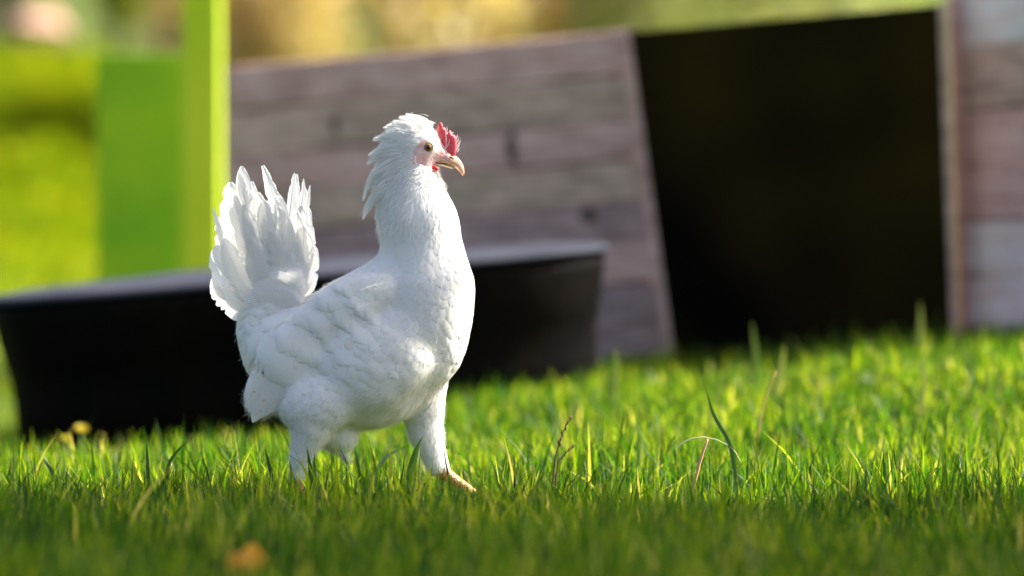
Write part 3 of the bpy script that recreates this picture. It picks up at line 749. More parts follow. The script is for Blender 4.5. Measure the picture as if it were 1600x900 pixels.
# ---- wing: each flight feather and covert a piece of the wing
def single(name, base, direction, Lf, Wf, h0, h1, parent, tint=0.08, nt=10, ns=9, stains=0.0):
    P = np.array([base], float); 
    for _ in range(4): P = P - grad(P) * sdf(P)[:, None] * .9
    D = np.array([direction], float)
    V, Fq, a = lay_feathers(P, D, np.array([Lf], float), np.array([Wf], float), h0, h1, ns=ns, nt=nt, tint=np.array([tint]), camber=1.2, drop=.45)
    if stains:
        st = rng.random(len(V)) < stains; tt = a['tint']; tt[st] = .8 + .2 * rng.random(st.sum())
    return bmesh_bird(name, V, Fq, [M['feather']], parent, attrs=a)
free_late = []
for side in (1, -1):
    wg = bpy.data.objects.new('wing', None); COL.objects.link(wg); wg.parent = bird; wg.empty_display_size = .02
    nwf = 0
    rows = [  # (start xy, end xy, count, dir from, dir to, len, wid, h)
        ((462, 560), (415, 535), 6, (-.50, 1), (-.42, 1), 92, 24, 3.2),
        ((500, 556), (428, 505), 8, (-.62, .85), (-.55, .95), 76, 27, 3.6),
        ((530, 548), (455, 488), 7, (-.78, .75), (-.75, .8), 56, 28, 3.8),
        ((556, 532), (490, 468), 7, (-.85, .6), (-.85, .6), 44, 26, 3.8),
        ((580, 512), (522, 450), 7, (-.88, .5), (-.9, .5), 36, 23, 3.6),
        ((598, 490), (552, 438), 6, (-.88, .5), (-.9, .45), 28, 19, 3.2)]
    for (a, e, cnt, d0, d1, Lf, Wf, h) in rows:
        for k in range(cnt):
            u = k / (cnt - 1); x = a[0] + (e[0] - a[0]) * u; y = a[1] + (e[1] - a[1]) * u
            dx = d0[0] + (d1[0] - d0[0]) * u; dy = d0[1] + (d1[1] - d0[1]) * u
            x += random.uniform(-5, 5); y += random.uniform(-5, 5)
            # drop on to the flank from the side
            oo = max(side_o(x, y, side), 0)
            base = Q(x, y, oo * side)
            single('wing_feather', base, (dx, 0, -dy), Lf * random.uniform(.88, 1.12), Wf * random.uniform(1.15, 1.4), .9, h + .9 * random.random(), wg,
                   tint=random.uniform(.0, .25), stains=.34 if (Lf > 90 and side == 1 and k < 5) else 0)

    for (b0, tp, hw, bend, tn) in [((428, 575), (388, 622), 11, 3, .1), ((438, 580), (391, 642), 12, 4, .15), ((448, 584), (397, 657), 12, 5, .12), ((456, 588), (410, 650), 12, 4, .2), ((462, 590), (426, 642), 11, 3, .25)]:
        o_ = side_o(b0[0] - 10, b0[1] + 10, side); o1 = side_o(420, 612, side) + 3.5
        free_late.append((b0, tp, hw, bend, side * (o_ + 3), side * o1, wg, tn, side))

# ---- tail: a tented fan of separate feathers
def free_feather(name, b0, tip, half_w, bend, o0, o1, parent, point=0.0, nt=26, ns=9, tint=.06, ragged=.10, curl=0.0, facing=0.0, stain=0):
    b0 = np.array(b0, float); tip = np.array(tip, float)
    t = np.linspace(0, 1, nt)[:, None]; ax = tip - b0; L_ = np.linalg.norm(ax); ax /= L_; nrm2 = np.array([-ax[1], ax[0]])
    c = b0 + (tip - b0) * t + nrm2 * bend * np.sin(math.pi * t) + nrm2 * curl * t ** 4
    tang = np.gradient(c, axis=0); tang /= np.linalg.norm(tang, axis=1, keepdims=True); nn = np.stack([-tang[:, 1], tang[:, 0]], 1)
    oo = o0 + (o1 - o0) * t[:, 0]
    tt = t[:, 0]
    prof = np.clip(tt / .22, 0.12, 1) ** .6 * np.where(tt > .72 - .25 * point, np.clip(1 - ((tt - (.72 - .25 * point)) / (.28 + .25 * point)) ** (2.4 - 1.3 * point), 0.03, 1) ** .6, 1)
    V = np.zeros((nt, ns, 3)); rag = []
    for _ in range(2):
        q = np.zeros(nt)
        for _k in range(3 if ragged > .15 else 0):      # a few splits where the barbs have come apart
            i0 = random.randrange(int(nt * .35), nt - 2); q[i0] += 3.0 * random.random(); q[i0 + 1] += .8 * random.random()
        rag.append(q + rng.random(nt) * .5)
    for j, s in enumerate(np.linspace(-1, 1, ns)):
        rn = rag[int(s > 0)]
        e = 1 - ragged * abs(s) ** 3 * rn
        # barbs sweep forward: edges are pushed towards the tip
        p = c + nn * (s * half_w * prof * e)[:, None] + tang * (abs(s) * half_w * .5 * (1 - tt))[:, None]
        dep = oo - 1.0 * s * s * (half_w / 16) + facing * s * half_w + .15 * math.sin(j * 2.1) * tt
        V[:, j, 0] = p[:, 0]; V[:, j, 1] = -dep; V[:, j, 2] = -p[:, 1]
    base = ((np.arange(nt - 1) * ns)[:, None] + np.arange(ns - 1)[None, :]).ravel()
    Fq = np.stack([base, base + 1, base + ns + 1, base + ns], 1)
    T = np.broadcast_to(t, (nt, ns)); Sx = np.broadcast_to(np.abs(np.linspace(-1, 1, ns))[None], (nt, ns))
    ti = np.full(nt * ns, tint)
    if stain:
        for _ in range(stain):
            k = random.randrange(int(nt * .4), nt) * ns + random.randrange(ns); ti[k] = .8
    o = bmesh_bird(name, V.reshape(-1, 3), Fq, [M['vane']], parent, attrs={'tint': ti, 'barb': (T * L_ * 1.15 - Sx * half_w * 1.4).ravel()})
    # quill
    m2 = ns // 2; qv = V[: int(nt * .93), m2]; r = .5 * (1 - .75 * np.linspace(0, 1, len(qv))); ring = []
    for k, p in enumerate(qv):
        tg = qv[min(k + 1, len(qv) - 1)] - qv[max(k - 1, 0)]; tg /= np.linalg.norm(tg) + 1e-9; sd_ = np.array([tg[2], 0, -tg[0]])
        ring.append([p + sd_ * r[k], p + np.array([0, -r[k] * .8 - .1, 0]), p - sd_ * r[k], p + np.array([0, r[k] * .8 + .1, 0])])
    ring = np.array(ring).reshape(-1, 3); f = []
    for k in range(len(qv) - 1):
        for i in range(4): f.append((k * 4 + i, k * 4 + (i + 1) % 4, k * 4 + 4 + (i + 1) % 4, k * 4 + 4 + i))
    return o, ring, np.array(f)

for (b0, tp, hw, bend, o0, o1, wg, tn, side) in free_late:
    free_feather('wing_feather', b0, tp, hw, bend, o0, o1, wg, point=.45, nt=22, ns=7, tint=tn, ragged=.05, stain=7 if side == 1 else 0)
TAIL = [  # base, tip, half width, bend, depth, pointedness, curl
    ((402, 498), (334, 432), 19, -10, -6, .55, -4), ((405, 495), (337, 384), 21, -10, 2, .3, 2), ((408, 490), (346, 336), 20, -8, -10, .1, 0),
    ((415, 486), (352, 287), 20, -6, -4, 0, 8), ((424, 482), (372, 261), 15, -4, 4, .15, 6), ((430, 480), (392, 284), 13, -3, -3, .6, 2),
    ((436, 480), (420, 258), 17, 10, -12, 1.0, -10), ((440, 478), (404, 300), 15, 2, 8, .6, 0), ((446, 477), (436, 306), 17, 2, -9, .5, 0),
    ((452, 476), (459, 272), 13, 4, -14, 1.0, 4), ((456, 476), (470, 286), 11, 6, -8, 1.0, -6), ((460, 475), (481, 286), 12, 6, -12, 1.0, -8),
    ((462, 474), (470, 322), 17, 8, -2, .4, 0), ((466, 474), (485, 362), 15, 6, -6, .9, 0), ((468, 474), (489, 380), 14, 4, -2, .95, 0),
    ((474, 345), (482, 289), 4, 2, -8, 1, 2), ((468, 340), (476, 279), 4, 1, -4, 1, -2), ((452, 340), (458, 270), 6, 1, -3, 1, 2), ((470, 430), (492, 374), 5, 3, -3, 1, 0), ((474, 440), (489, 396), 4, 2, 2, 1, 0),
    ((356, 400), (337, 324), 5, -3, 2, 1, -4), ((352, 470), (331, 433), 5, -2, 0, 1, 0), ((380, 330), (398, 292), 5, 2, 4, 1, 0), ((385, 320), (374, 268), 7, -1, 6, 1, 0), ((440, 345), (430, 306), 5, 1, 4, 1, -3), ((428, 478), (362, 306), 20, -4, 4, .6, 4), ((434, 478), (386, 318), 18, -3, 6, .8, -3), ((442, 477), (411, 314), 20, 0, 7, .7, 3),
    ((450, 476), (438, 322), 20, 3, 6, .7, -4), ((458, 475), (461, 330), 18, 5, 4, .8, 3), ((464, 474), (474, 352), 18, 5, 3, .7, 0),
    ((410, 488), (350, 372), 19, -6, 6, .8, 0), ((430, 480), (388, 372), 20, -1, 8, .9, 4), ((448, 478), (428, 360), 20, 2, 9, .9, -4), ((458, 478), (455, 395), 16, 2, 9, .9, 0)]
qV, qF, qo = [], [], 0
for i, (b0, tp, hw, bend, o_, pt, cu) in enumerate(TAIL):
    o, rv, rf = free_feather('tail_feather', b0, tp, hw * 1.12, bend, o_ * .55, o_ * 1.1, bird, point=pt, curl=cu, tint=random.uniform(0, .18), ragged=.16, stain=2 if i in (5, 7, 15, 18, 22) else 0)
    qV.append(rv); qF.append(rf + qo); qo += len(rv)
bmesh_bird('quills', np.concatenate(qV), np.concatenate(qF), [M['quill']], kind='stuff')
for (b0, tp, hw, bend, o_) in [((478, 468), (402, 446), 15, 7, 27), ((476, 472), (388, 462), 14, 8, 29), ((474, 476), (376, 480), 13, 9, 31), ((470, 480), (374, 498), 12, 9, 30), ((478, 466), (420, 428), 13, 5, 24),
                               ((476, 466), (448, 424), 12, 3, 22), ((440, 486), (372, 505), 12, 6, 26), ((478, 470), (412, 470), 12, 7, 32), ((420, 490), (378, 514), 12, 4, 22)]:
    free_feather('tail_covert', b0, tp, hw, bend, o_, o_ * .7, bird, point=.5, nt=16, ns=7, tint=random.uniform(0, .3))

# loose fluff where the tail rises from the rump
n_ = 2400; u_ = rng.random(n_); bx_ = 408 + 58 * u_; by_ = 500 - 26 * u_ + rng.normal(0, 4, n_); an_ = math.pi * (.64 - .14 * u_ + rng.normal(0, .05, n_))
left_ = (rng.random(n_) < .3) & (u_ > .5); an_ = np.where(left_, math.pi * (.86 + rng.normal(0, .05, n_)), an_)
ln_ = rng.uniform(22, 62, n_); dp_ = rng.uniform(6, 29, n_); tt_ = np.linspace(0, 1, 5)
VX = np.zeros((n_, 5, 2, 3)); cv_ = rng.normal(0, .25, n_)
for k_, t_ in enumerate(tt_):
    a2 = an_ + cv_ * t_; cx_ = bx_ + np.cos(a2) * ln_ * t_; cy_ = by_ - np.sin(a2) * ln_ * t_; w_ = .55 * (1 - .85 * t_)
    for s_i, s_ in enumerate((-1, 1)):
        VX[:, k_, s_i] = np.stack([cx_ + np.sin(a2) * w_ * s_, -(dp_ * (1 - .25 * t_)), -(cy_ + np.cos(a2) * w_ * s_)], -1)
b0_ = ((np.arange(n_) * 10)[:, None] + (np.arange(4) * 2)[None]).ravel()
bmesh_bird('tail_fluff', VX.reshape(-1, 3), np.stack([b0_, b0_ + 1, b0_ + 3, b0_ + 2], 1), [M['fluff']], attrs={'tint': np.repeat(np.clip(rng.normal(.1, .1, n_), 0, .4), 10), 'barb': np.zeros(n_ * 10)}, kind='stuff')

# ---- hackle and crest feathers that break the outline of nape and crown
HACK = [((668, 203), (633, 177), 6, 3), ((662, 204), (622, 182), 7, 3), ((656, 206), (612, 189), 7, 3), ((652, 208), (597, 199), 9, 5), ((646, 214), (600, 207), 7, 4),
        ((642, 220), (581, 219), 9, 7), ((640, 226), (590, 228), 8, 5), ((636, 230), (574, 245), 6, 8), ((634, 236), (571, 258), 9, 9), ((630, 242), (583, 262), 8, 6),
        ((626, 246), (566, 316), 5, 14), ((624, 256), (574, 298), 7, 10), ((618, 280), (565, 345), 8, 8), ((618, 285), (573, 332), 7, 7), ((618, 300), (585, 345), 8, 5),
        ((622, 300), (592, 354), 8, 4), ((622, 262), (579, 318), 8, 9), ((676, 200), (646, 182), 5, 2), ((640, 232), (592, 250), 9, 6), ((632, 250), (588, 285), 9, 7),
        ((628, 262), (586, 305), 9, 6), ((650, 212), (610, 212), 9, 4), ((644, 222), (600, 236), 9, 5)]
for k, (b0, tp, hw, bend) in enumerate(HACK):
    for q in range(2):
        ex = random.choice((.7, .85, .95)) if q else .97; tp = (b0[0] + (tp[0] - b0[0]) * ex, b0[1] + (tp[1] - b0[1]) * ex)
        j = lambda a: random.uniform(-a, a)
        free_feather('hackle_feather', (b0[0] + j(5) * q * .6, b0[1] + j(5) * q * .6), (tp[0] + (j(7) + 4) * (q > 0), tp[1] + j(7) * (q > 0)), hw * random.uniform(.45, .7), bend * (.6 + .6 * random.random()), (side_o(b0[0], b0[1]) + 2.5, side_o(b0[0] - 4, b0[1] + 4) + 1, -14, side_o(b0[0], b0[1]) * .8)[q], (9, 3, -5, 6)[q], bird,
                     point=.85, nt=11, ns=5, tint=random.uniform(0, .15), ragged=.2)

NAPE = np.array([(656, 188), (638, 188), (622, 195), (610, 208), (603, 224), (600, 244), (598, 265), (597, 290), (596, 318), (594, 345)], float)
for k in range(34):
    u = random.random() * (len(NAPE) - 1.01); i = int(u); q = NAPE[i] * (1 - u + i) + NAPE[i + 1] * (u - i); v = u / (len(NAPE) - 1)
    an = math.radians(8 - 84 * v ** .8 + random.gauss(0, 7)); d_ = np.array([-math.cos(an), -math.sin(an)]); Lq = random.uniform(20, 40)
    q = q + np.array([random.uniform(0, 9), random.uniform(-3, 5)]); out = random.uniform(5, 24) * (1.15 if random.random() < .25 else .75)
    tp_ = q + d_ * out; b_ = tp_ - np.array([d_[0] * .95, d_[1] * .8]) * Lq + np.array([3, -2 + 11 * (1 - v) ** 2])
    dn = side_o(b_[0], b_[1]); dep = dn + random.uniform(.5, 2.5) if (random.random() < .7 and dn > 0) else -8.0
    free_feather('hackle_feather', tuple(b_), tuple(tp_), random.uniform(1.6, 3.4), random.uniform(.5, 5), dep, dep * .35, bird, point=random.uniform(.8, 1), nt=9, ns=5, tint=random.uniform(0, .12), ragged=.1)

# soft locks: many fine barbs drawn together towards each tip
LK = [(b0, tp, hw, bend, 1.0) for (b0, tp, hw, bend) in HACK]
for k in range(60):
    u = random.random() * (len(NAPE) - 1.01); i = int(u); q = NAPE[i] * (1 - u + i) + NAPE[i + 1] * (u - i); v = u / (len(NAPE) - 1)
    an = math.radians(8 - 84 * v ** .8 + random.gauss(0, 6)); d_ = np.array([-math.cos(an), -math.sin(an)])
    tp_ = q + d_ * random.uniform(4, 20); b_ = tp_ - np.array([d_[0] * 1.0, d_[1] * .8]) * random.uniform(26, 44) + np.array([3, 10 * (1 - v) ** 2])
    b_[0] = min(b_[0], 664); LK.append((tuple(b_), tuple(tp_), random.uniform(4, 8), random.uniform(1, 5), .6))
sv, ns_, nt_ = [], 0, 7
tq = np.linspace(0, 1, nt_)[None, :]
for (b0, tp, hw, bend, dens) in LK:
    n_ = int(95 * dens); ax = np.array(tp, float) - np.array(b0, float); Lq = np.linalg.norm(ax); ax /= Lq; nn_ = np.array([-ax[1], ax[0]])
    off0 = rng.normal(0, hw * .85, (n_, 1)); off1 = rng.normal(0, 1.0 + hw * .10, (n_, 1)); st_ = rng.uniform(.0, .55, (n_, 1)); en_ = 1 - np.abs(rng.normal(0, .10, (n_, 1))) - np.abs(off0) / hw * .10
    t_ = st_ + (en_ - st_) * tq
    off = off0 * (1 - t_) ** .8 + off1 * t_.clip(0, 1) + bend * np.sin(math.pi * t_)
    x_ = b0[0] + ax[0] * Lq * t_ + nn_[0] * off; y_ = b0[1] + ax[1] * Lq * t_ + nn_[1] * off
    so = max(side_o(*b0), 4); far_ = rng.random((n_, 1)) < .25
    dp = np.where(far_, -so * .6, so + rng.uniform(.5, 3.5, (n_, 1))) * (1 - t_.clip(0, 1) ** 1.6) + rng.normal(2, 3.5, (n_, 1)) * t_
    w_ = .55 * (1 - .8 * tq) * np.ones((n_, 1))
    g = np.zeros((n_, nt_, 2, 3))
    for a_i, s_ in enumerate((-1, 1)):
        g[:, :, a_i, 0] = x_ + nn_[0] * w_ * s_; g[:, :, a_i, 1] = -dp; g[:, :, a_i, 2] = -(y_ + nn_[1] * w_ * s_)
    sv.append(g.reshape(-1, 3)); ns_ += n_
b0_ = ((np.arange(ns_) * nt_ * 2)[:, None] + (np.arange(nt_ - 1) * 2)[None]).ravel()
bmesh_bird('crest_fluff', np.concatenate(sv), np.stack([b0_, b0_ + 1, b0_ + 3, b0_ + 2], 1), [M['fluff']], attrs={'tint': np.repeat(np.clip(rng.normal(.08, .1, ns_), 0, .35), nt_ * 2), 'barb': np.zeros(ns_ * nt_ * 2)}, kind='stuff')

# ---- comb, wattles, beak, eyes
def plate(name, pts, thick, m, o=0.0):
    bm = bmesh.new(); n = len(pts); V = []
    cx = sum(p[0] for p in pts) / n; cy = sum(p[1] for p in pts) / n
    front = [bm.verts.new(toW(Q(p[0], p[1], o + thick * .22)) - rootW) for p in pts]; back = [bm.verts.new(toW(Q(p[0], p[1], o - thick * .22)) - rootW) for p in pts]
    fi = [bm.verts.new(toW(Q(p[0] * .72 + cx * .28, p[1] * .72 + cy * .28, o + thick)) - rootW) for p in pts]; bi = [bm.verts.new(toW(Q(p[0] * .72 + cx * .28, p[1] * .72 + cy * .28, o - thick)) - rootW) for p in pts]
    for i in range(n):
        k = (i + 1) % n
        bm.faces.new((front[i], front[k], fi[k], fi[i])); bm.faces.new((back[i], bi[i], bi[k], back[k])); bm.faces.new((front[k], front[i], back[i], back[k]))
    bm.faces.new(fi); bm.faces.new(bi[::-1])
    bmesh.ops.recalc_face_normals(bm, faces=bm.faces); bmesh.ops.triangulate(bm, faces=[f for f in bm.faces if len(f.verts) > 4])
    ob = bm_obj(name, bm, m, bird, True); md = ob.modifiers.new('sub', 'SUBSURF'); md.levels = md.render_levels = 1
    return ob
plate('comb', [(684, 216), (682, 205), (684, 195), (688, 189), (691, 193), (692, 201), (695, 197), (697, 205), (699, 212), (701, 205), (703, 202), (706, 207), (707, 212), (710, 210), (713, 214), (714, 226), (713, 240), (709, 249), (701, 247), (694, 234), (688, 226)], 4.0, M['comb'], 2)
def blob(name, c, r, m, parent=None, seg=20):
    bm = bmesh.new(); bmesh.ops.create_uvsphere(bm, u_segments=seg, v_segments=seg // 2, radius=1)
    for v in bm.verts: v.co = Vector((v.co.x * r[0] * S, v.co.y * r[1] * S, v.co.z * r[2] * S))
    o = bm_obj(name, bm, m, parent or bird, True); o.location = Vector(toW(c) - rootW) - (parent.location if parent else Vector((0, 0, 0)))
    return o
for s in (1, -1):
    eo = side_o(668, 230, s)
    eye = blob('eye', Q(668, 230, (eo - 3.0) * s), (8.3, 6.2, 8.3), M['iris'], seg=28)
    p = blob('pupil', Q(669, 230, (eo - .3) * s), (4.6, 4.2, 4.6), M['pupil'], eye)
    bm = bmesh.new(); n, mseg = 32, 8
    rows = []
    for i in range(n):
        a = 2 * math.pi * i / n; rr = 8.8; cx, cz = math.cos(a) * rr * 1.04, math.sin(a) * rr * .93
        rows.append([bm.verts.new(Vector(((cx + math.cos(a) * math.cos(b_) * 1.7) * S, (math.sin(b_) * 1.8 + .08 * abs(cx)) * S, (cz + math.sin(a) * math.cos(b_) * 1.7) * S)) ) for b_ in [2 * math.pi * q / mseg for q in range(mseg)]])
    for i in range(n):
        A, B = rows[i], rows[(i + 1) % n]
        for q in range(mseg): bm.faces.new((A[q], B[q], B[(q + 1) % mseg], A[(q + 1) % mseg]))
    o = bm_obj('eyelid', bm, M['eyelid'], eye, True); o.location = (0, -1.6 * S * s, 0)
    wo = side_o(674, 262, s)
    plt = blob('wattle', Q(675, 264, (wo - 1) * s), (10, 2.4, 5.2), M['wattle'])
    ear = blob('ear_lobe', Q(647, 251, (side_o(647, 251, s) - .2) * s), (4, 2.2, 8), M['face'])
def mandible(name, st, m, flat=1.0):
    rings = []
    for k, (x, y, hh, hw) in enumerate(st):
        a = np.array(st[min(k + 1, len(st) - 1)][:2]) - np.array(st[max(k - 1, 0)][:2]); a = a / np.linalg.norm(a); nx_ = np.array([a[1], -a[0]])
        ring = []
        for q in range(18):
            th = 2 * math.pi * q / 18; c, s_ = math.cos(th), math.sin(th)
            up = c * hh * (1 if c > 0 else flat); w = s_ * hw * (1 - .25 * max(c, 0))
            ring.append(Vector(toW(Q(x + nx_[0] * up, y + nx_[1] * up, w)) - rootW))
        rings.append(ring)
    bm = loft(rings); bmesh.ops.recalc_face_normals(bm, faces=bm.faces)
    o = bm_obj(name, bm, m, bird, True); md = o.modifiers.new('sub', 'SUBSURF'); md.levels = md.render_levels = 1
    return o
ub = mandible('beak', [(680, 249, 8, 12), (690, 249, 10, 11.5), (700, 250, 11, 9.5), (708, 252.5, 10.5, 7.5), (714, 257, 9.0, 5.8), (719, 263, 6.6, 4.2), (722.5, 270, 3.8, 2.6), (723.5, 275, 1.2, 1.0)], M['beak'], .62)
mandible('lower_beak', [(676, 255, 2.4, 10), (686, 256, 3, 9.5), (696, 257.5, 3, 7.6), (706, 261, 2.4, 5.2), (711, 264, 1.0, 1.5)], M['beak_low'])
blob('cere', Q(697, 246, 0), (10, 10.6, 9.5), M['cere'])
for s in (1, -1):
    o = blob('nostril', Q(706, 246.5, 8.2 * s), (4.2, 1.2, 1.3), M['slit'], None, 12); o.rotation_euler = (0, math.radians(32), 0)
# mouth line
bm = bmesh.new(); ml = [(674, 254), (684, 254.5), (694, 256), (702, 259), (709, 264)]
tube(bm, [Vector(toW(Q(x, y, w)) - rootW) for (x, y), w in zip(ml, (13.2, 12.2, 11, 8.6, 5.6))], [.5 * S, .9 * S, .9 * S, .8 * S, .3 * S], 6)
bm_obj('mouth_line', bm, M['slit'], bird, True)
# pale bristles in front of the comb
for (a, b_, o_) in [((712, 226), (718, 212), 2), ((713, 230), (720, 217), -2), ((712, 236), (719, 222), 4), ((714, 238), (718, 230), 0), ((697, 232), (703, 217), 7), ((696, 236), (697, 210), 8), ((693, 236), (686, 216), 7), ((711, 220), (715, 209), -3), ((695, 214), (699, 203), 6), ((698, 230), (698, 196), -6), ((704, 214), (708, 205), -5)]:
    free_feather('bristle', a, b_, .7, .8, o_, o_, bird, point=1, nt=6, ns=3, ragged=0)
# claws
for (x, y, o_) in [(514, 798, 36), (506, 799, 59), (508, 798, 19), (785, 792, -32), (775, 796, -11), (777, 794, -56)]:
    bm = bmesh.new(); tube(bm, [Vector(toW(Q(x - 4, y, o_)) - rootW), Vector(toW(Q(x + 3, y, o_)) - rootW), Vector(toW(Q(x + 9, y + 4, o_)) - rootW)], [3 * S, 2.4 * S, .5 * S], 8)
    bm_obj('claw', bm, M['beak_low'], bird, True)

# ================================================================== single plants and fallen things one can point to
def strip(name, pts, w, m, label, cat, group=None, tint=.3, nseg=12, face=None, parent=None):
    """one blade: a folded (V section) strip through 3 or 4 world points"""
    P_ = [np.array(p, float) for p in pts]; n = nseg
    cum = [0] + list(np.cumsum([np.linalg.norm(P_[i + 1] - P_[i]) for i in range(len(P_) - 1)])); T = np.linspace(0, cum[-1], n + 1)
    C = np.stack([np.interp(T, cum, [p[k] for p in P_]) for k in range(3)], 1)
    for _ in range(3): C[1:-1] = (C[:-2] + 2 * C[1:-1] + C[2:]) / 4
    b = C[0].copy(); V = []
    f = np.array(face if face is not None else (1, .25, 0), float)
    for k in range(n + 1):
        t = k / n; tg = C[min(k + 1, n)] - C[max(k - 1, 0)]; tg /= np.linalg.norm(tg)
        sd_ = f - (f @ tg) * tg; sd_ /= np.linalg.norm(sd_); up = np.cross(sd_, tg)
        ww = w / 2 * (min(1, .7 + t) if t < .5 else max(.04, 1 - ((t - .5) / .5) ** 1.8))
        V += [C[k] - sd_ * ww + up * ww * .35, C[k], C[k] + sd_ * ww + up * ww * .35]
    V = np.array(V) - b; Fq = []
    for k in range(n):
        for j in (0, 1): a = k * 3 + j; Fq.append((a, a + 1, a + 4, a + 3))
    me = mesh_np(name, V, Fq, [m], {'tint': np.full(len(V), tint)}); o = link(name, me, parent); o.location = b
    if label: tag(o, label, cat, group)
    return o
def px3(*pts): return [tuple(at(*p)) for p in pts]

GB = 'taller grass blades standing out of the lawn'
strip('grass_blade', px3((636, 790, 5.93), (640, 740, 5.92), (650, 700, 5.92), (660, 683, 5.92)), .0085, M['blade'], 'broad green grass blade standing in front of the chicken forward leg', 'grass blade', GB, .35)
strip('grass_blade', px3((655, 790, 5.92), (654, 730, 5.92), (656, 695, 5.93)), .0035, M['blade'], 'thin pale green blade just right of the broad blade at the forward leg', 'grass blade', GB, .75)
strip('grass_blade', px3((590, 790, 5.9), (585, 740, 5.91), (600, 712, 5.92), (634, 700, 5.93)), .005, M['blade'], 'dark arching grass blade bending right between the chicken legs', 'grass blade', GB, .05)
strip('grass_blade', px3((490, 790, 5.9), (486, 745, 5.9), (479, 698, 5.9)), .005, M['blade'], 'dark green blade crossing the rear chicken foot, tallest of its cluster', 'grass blade', GB, .05)
strip('grass_blade', px3((492, 790, 5.9), (490, 740, 5.9), (491, 708, 5.9)), .0045, M['blade'], 'dark upright blade right beside the rear chicken foot', 'grass blade', GB, .15)
strip('grass_blade', px3((430, 790, 5.9), (424, 745, 5.9), (413, 700, 5.9)), .0045, M['blade'], 'dark slanting blade left of the rear chicken leg', 'grass blade', GB, .05)
strip('grass_blade', px3((565, 790, 5.9), (562, 745, 5.9), (554, 700, 5.9)), .004, M['blade'], 'dark narrow blade under the hanging belly fluff', 'grass blade', GB, .1)
strip('grass_blade', px3((460, 790, 5.95), (457, 760, 5.95), (452, 718, 5.95)), .0035, M['blade'], 'small dark blade touching the left of the rear shank', 'grass blade', GB, .1)
strip('grass_blade', px3((1152, 760, 6.0), (1142, 690, 6.0), (1115, 655, 6.0), (1102, 603, 6.0)), .0045, M['blade'], 'tall curved dark green blade right of the middle', 'grass blade', GB, .15)
strip('grass_blade', px3((1396, 770, 6.05), (1404, 730, 6.05), (1416, 697, 6.05)), .009, M['blade'], 'broad pale yellow green blade in the right grass in sharp focus', 'grass blade', GB, 1.0)
strip('grass_blade', px3((232, 790, 5.9), (230, 730, 5.9), (228, 688, 5.9)), .004, M['blade'], 'upright dark blade at the left in front of the black tub', 'grass blade', GB, .2)
strip('grass_blade', px3((255, 790, 5.95), (262, 720, 5.95), (296, 685, 5.95)), .004, M['blade'], 'bent grass blade arching right in front of the black tub', 'grass blade', GB, .3)
strip('grass_blade', px3((95, 790, 5.85), (85, 745, 5.85), (66, 716, 5.85)), .0055, M['blade'], 'short dark slanted blade near the left edge', 'grass blade', GB, .1)
for (x0, y0, x1, y1, d, lab, tn, w) in [(1445, 640, 1447, 530, 6.9, 'pale tall blurred blade in front of the black board right corner', 1.0, .009),
        (1522, 665, 1532, 605, 6.7, 'pale blurred blade leaning right near the right edge', 1.0, .012), (1188, 620, 1175, 480, 7.4, 'blurred tall green blade in front of the black board left side', .6, .012),
        (1218, 600, 1226, 515, 7.2, 'pale short blurred blade before the black board middle', 1.0, .012), (1440, 560, 1438, 448, 7.7, 'tan blurred stalk tip before the black board lower right', .9, .012),
        (965, 600, 962, 520, 7.2, 'green blurred blade between tub and black board', .7, .012)]:
    w *= .8; y1 += 22; strip('grass_blade', px3((x0 - 12, y0 + 50, d), ((x0 + x1) / 2, (y0 + y1) / 2, d), (x1, y1, d)), w, M['blade'], lab, 'grass blade', GB, tn)

def stalk(name, pts, rad, m, label, cat, group=None, head=None):
    root = empty(name, pts[0], label, cat, group); bm = bmesh.new(); b = Vector(pts[0])
    P_ = [Vector(p) - b for p in pts]; pp = []
    for i in range(len(P_) - 1):
        for k in range(4): pp.append(P_[i].lerp(P_[i + 1], k / 4) + Vector((math.sin(i * 4 + k * 2.2), 0, math.cos(k * 3.1))) * rad * (.35 if head else .08))
    pp.append(P_[-1]); tube(bm, pp, [rad * (1 - .6 * k / len(pp)) for k in range(len(pp))], 6); bm_obj('stem', bm, m, root, True)
    if head:
        bm = bmesh.new(); n = head
        for k in range(n):
            t = .55 + .45 * k / n; i = min(int(t * (len(pp) - 1)), len(pp) - 2); p = pp[i].lerp(pp[i + 1], t * (len(pp) - 1) - i)
            mt = __import__('mathutils').Matrix.Translation(p + Vector((math.cos(k * 2.4), math.sin(k * 2.4), .3)) * rad * 1.5) @ __import__('mathutils').Matrix.Diagonal((rad * .8, rad * .8, rad * 2.8, 1))
            bmesh.ops.create_icosphere(bm, subdivisions=1, radius=1, matrix=mt)
        bm_obj('seed_head', bm, m, root, True)
    return root
stalk('dry_stalk', px3((862, 775, 5.98), (868, 715, 5.98), (876, 685, 5.98), (892, 649, 5.98)), .0011, M['darkstem'], 'dark reddish brown dry stalk leaning right in the middle of the grass, the longer one', 'stalk', 'dark dry stalks right of the chicken', 9)
stalk('dry_stalk', px3((866, 775, 5.99), (872, 722, 5.99), (886, 706, 5.99), (901, 694, 5.99)), .0009, M['darkstem'], 'shorter brown dry stalk bent low beside the longer dark stalk', 'stalk', 'dark dry stalks right of the chicken', 5)
stalk('straw_stem', px3((1076, 800, 5.93), (1084, 760, 5.93), (1096, 715, 5.93), (1106, 686, 5.93)), .0023, M['straw'], 'thick pinkish tan straw stem standing upright in the sunlit grass', 'straw')
stalk('straw_stem', px3((1058, 700, 6.0), (1068, 691, 6.0), (1082, 685, 6.0), (1100, 683, 6.0), (1120, 687, 6.0), (1138, 696, 6.0), (1150, 707, 6.0), (1158, 722, 6.0)), .0006, M['seed'], 'thin pale straw arching over the grass right of the tan stem', 'straw')
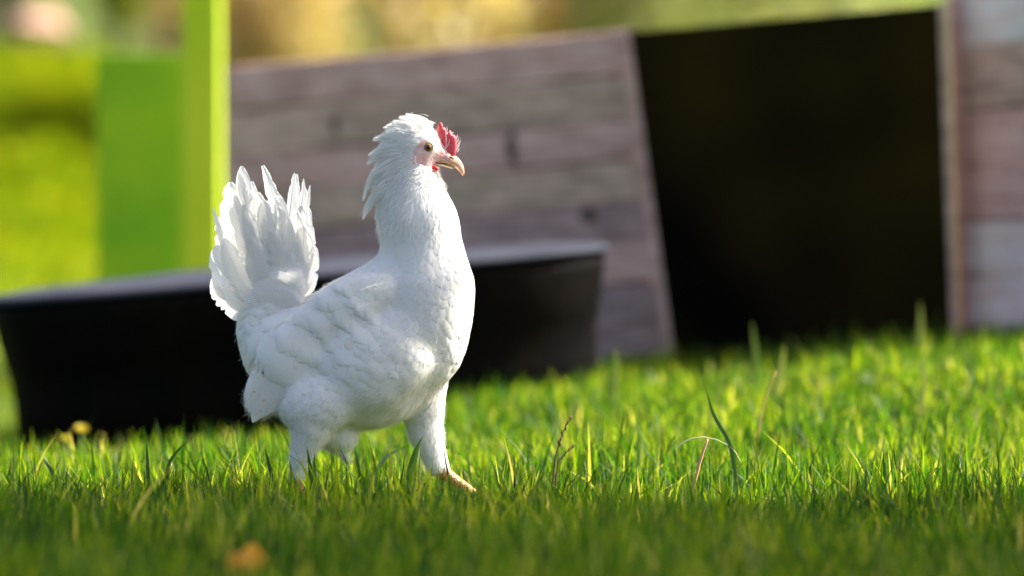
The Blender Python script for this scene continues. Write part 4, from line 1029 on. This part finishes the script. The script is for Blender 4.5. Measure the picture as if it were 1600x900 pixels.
stalk('straw_stem', px3((1172, 818, 5.85), (1178, 782, 5.85), (1205, 779, 5.85), (1240, 783, 5.85)), .0012, M['straw'], 'bent tan straw lying in the shaded grass at right', 'straw')
stalk('straw_stem', px3((1182, 690, 6.3), (1195, 630, 6.3), (1213, 580, 6.3)), .0008, M['straw'], 'thin blurred tan straw leaning right behind the tall curved blade', 'straw')
def leaf(pos, size, rot, label, m, crease=.4):
    bm = bmesh.new(); n, mm = 10, 5; rows = []
    for i in range(n + 1):
        t = i / n; w = math.sin(math.pi * min(1, t * .96 + .03)) ** .8 * .36 * (1 + .12 * math.sin(i * 2.3))
        rows.append([bm.verts.new(Vector((s * w, t - .5, crease * abs(s) * w + .25 * (t - .5) ** 2 + .03 * math.sin(i * 1.7 + s * 2))) * size) for s in [(-1 + 2 * j / (mm - 1)) for j in range(mm)]])
    for A, B in zip(rows, rows[1:]):
        for j in range(mm - 1): bm.faces.new((A[j], A[j + 1], B[j + 1], B[j]))
    o = bm_obj('fallen_leaf', bm, m, None, True)
    a = o.data.attributes.new('tint', 'FLOAT', 'POINT'); a.data.foreach_set('value', [random.random() * .6 + .3 for _ in o.data.vertices])
    md = o.modifiers.new('solid', 'SOLIDIFY'); md.thickness = .0006
    o.location = pos; o.rotation_euler = rot; tag(o, label, 'leaf', None); return o
leaf(at(392, 876, 4.82), .030, (1.15, .2, .2), 'yellow ochre fallen leaf standing in the shaded grass at the bottom, the brighter right one', M['dryleaf'])
leaf(at(366, 884, 4.80), .024, (1.2, -.3, -.5), 'orange brown fallen leaf at the bottom left of the bright yellow one', M['dryleaf'])
def dandelion(px, py, d, label, r=.011):
    c = at(px, py, d); z0 = float(terrain(c.x, d)); e = empty('dandelion', (c.x, d, z0), label, 'flower', 'dandelions by the black tub')
    bm = bmesh.new(); tube(bm, [(0, 0, -.01), (.003, 0, (c.z - z0) * .5), (0, 0, c.z - z0)], .0013, 6); bm_obj('stem', bm, M['stem'], e, True)
    bm = bmesh.new()
    for k in range(46):
        a = k * 2.399; q = (k / 46) ** .5; el = 1.35 - q * 1.15; dr = Vector((math.cos(a) * math.cos(el), math.sin(a) * math.cos(el), math.sin(el))); sd_ = dr.cross(Vector((0, 0, 1))).normalized() * r * .16
        v = [bm.verts.new(p) for p in (-sd_ * .4, sd_ * .4, dr * r + sd_, dr * r - sd_)]; bm.faces.new(v)
    o = bm_obj('petals', bm, M['petal'], e); o.location = (0, 0, c.z - z0)
    a_ = o.data.attributes.new('tint', 'FLOAT', 'POINT'); a_.data.foreach_set('value', [random.random() for _ in o.data.vertices])
dandelion(126, 676, 7.3, 'yellow dandelion at the lower left corner of the black tub')
dandelion(102, 690, 7.2, 'smaller low dandelion just left of the brighter one', .008)
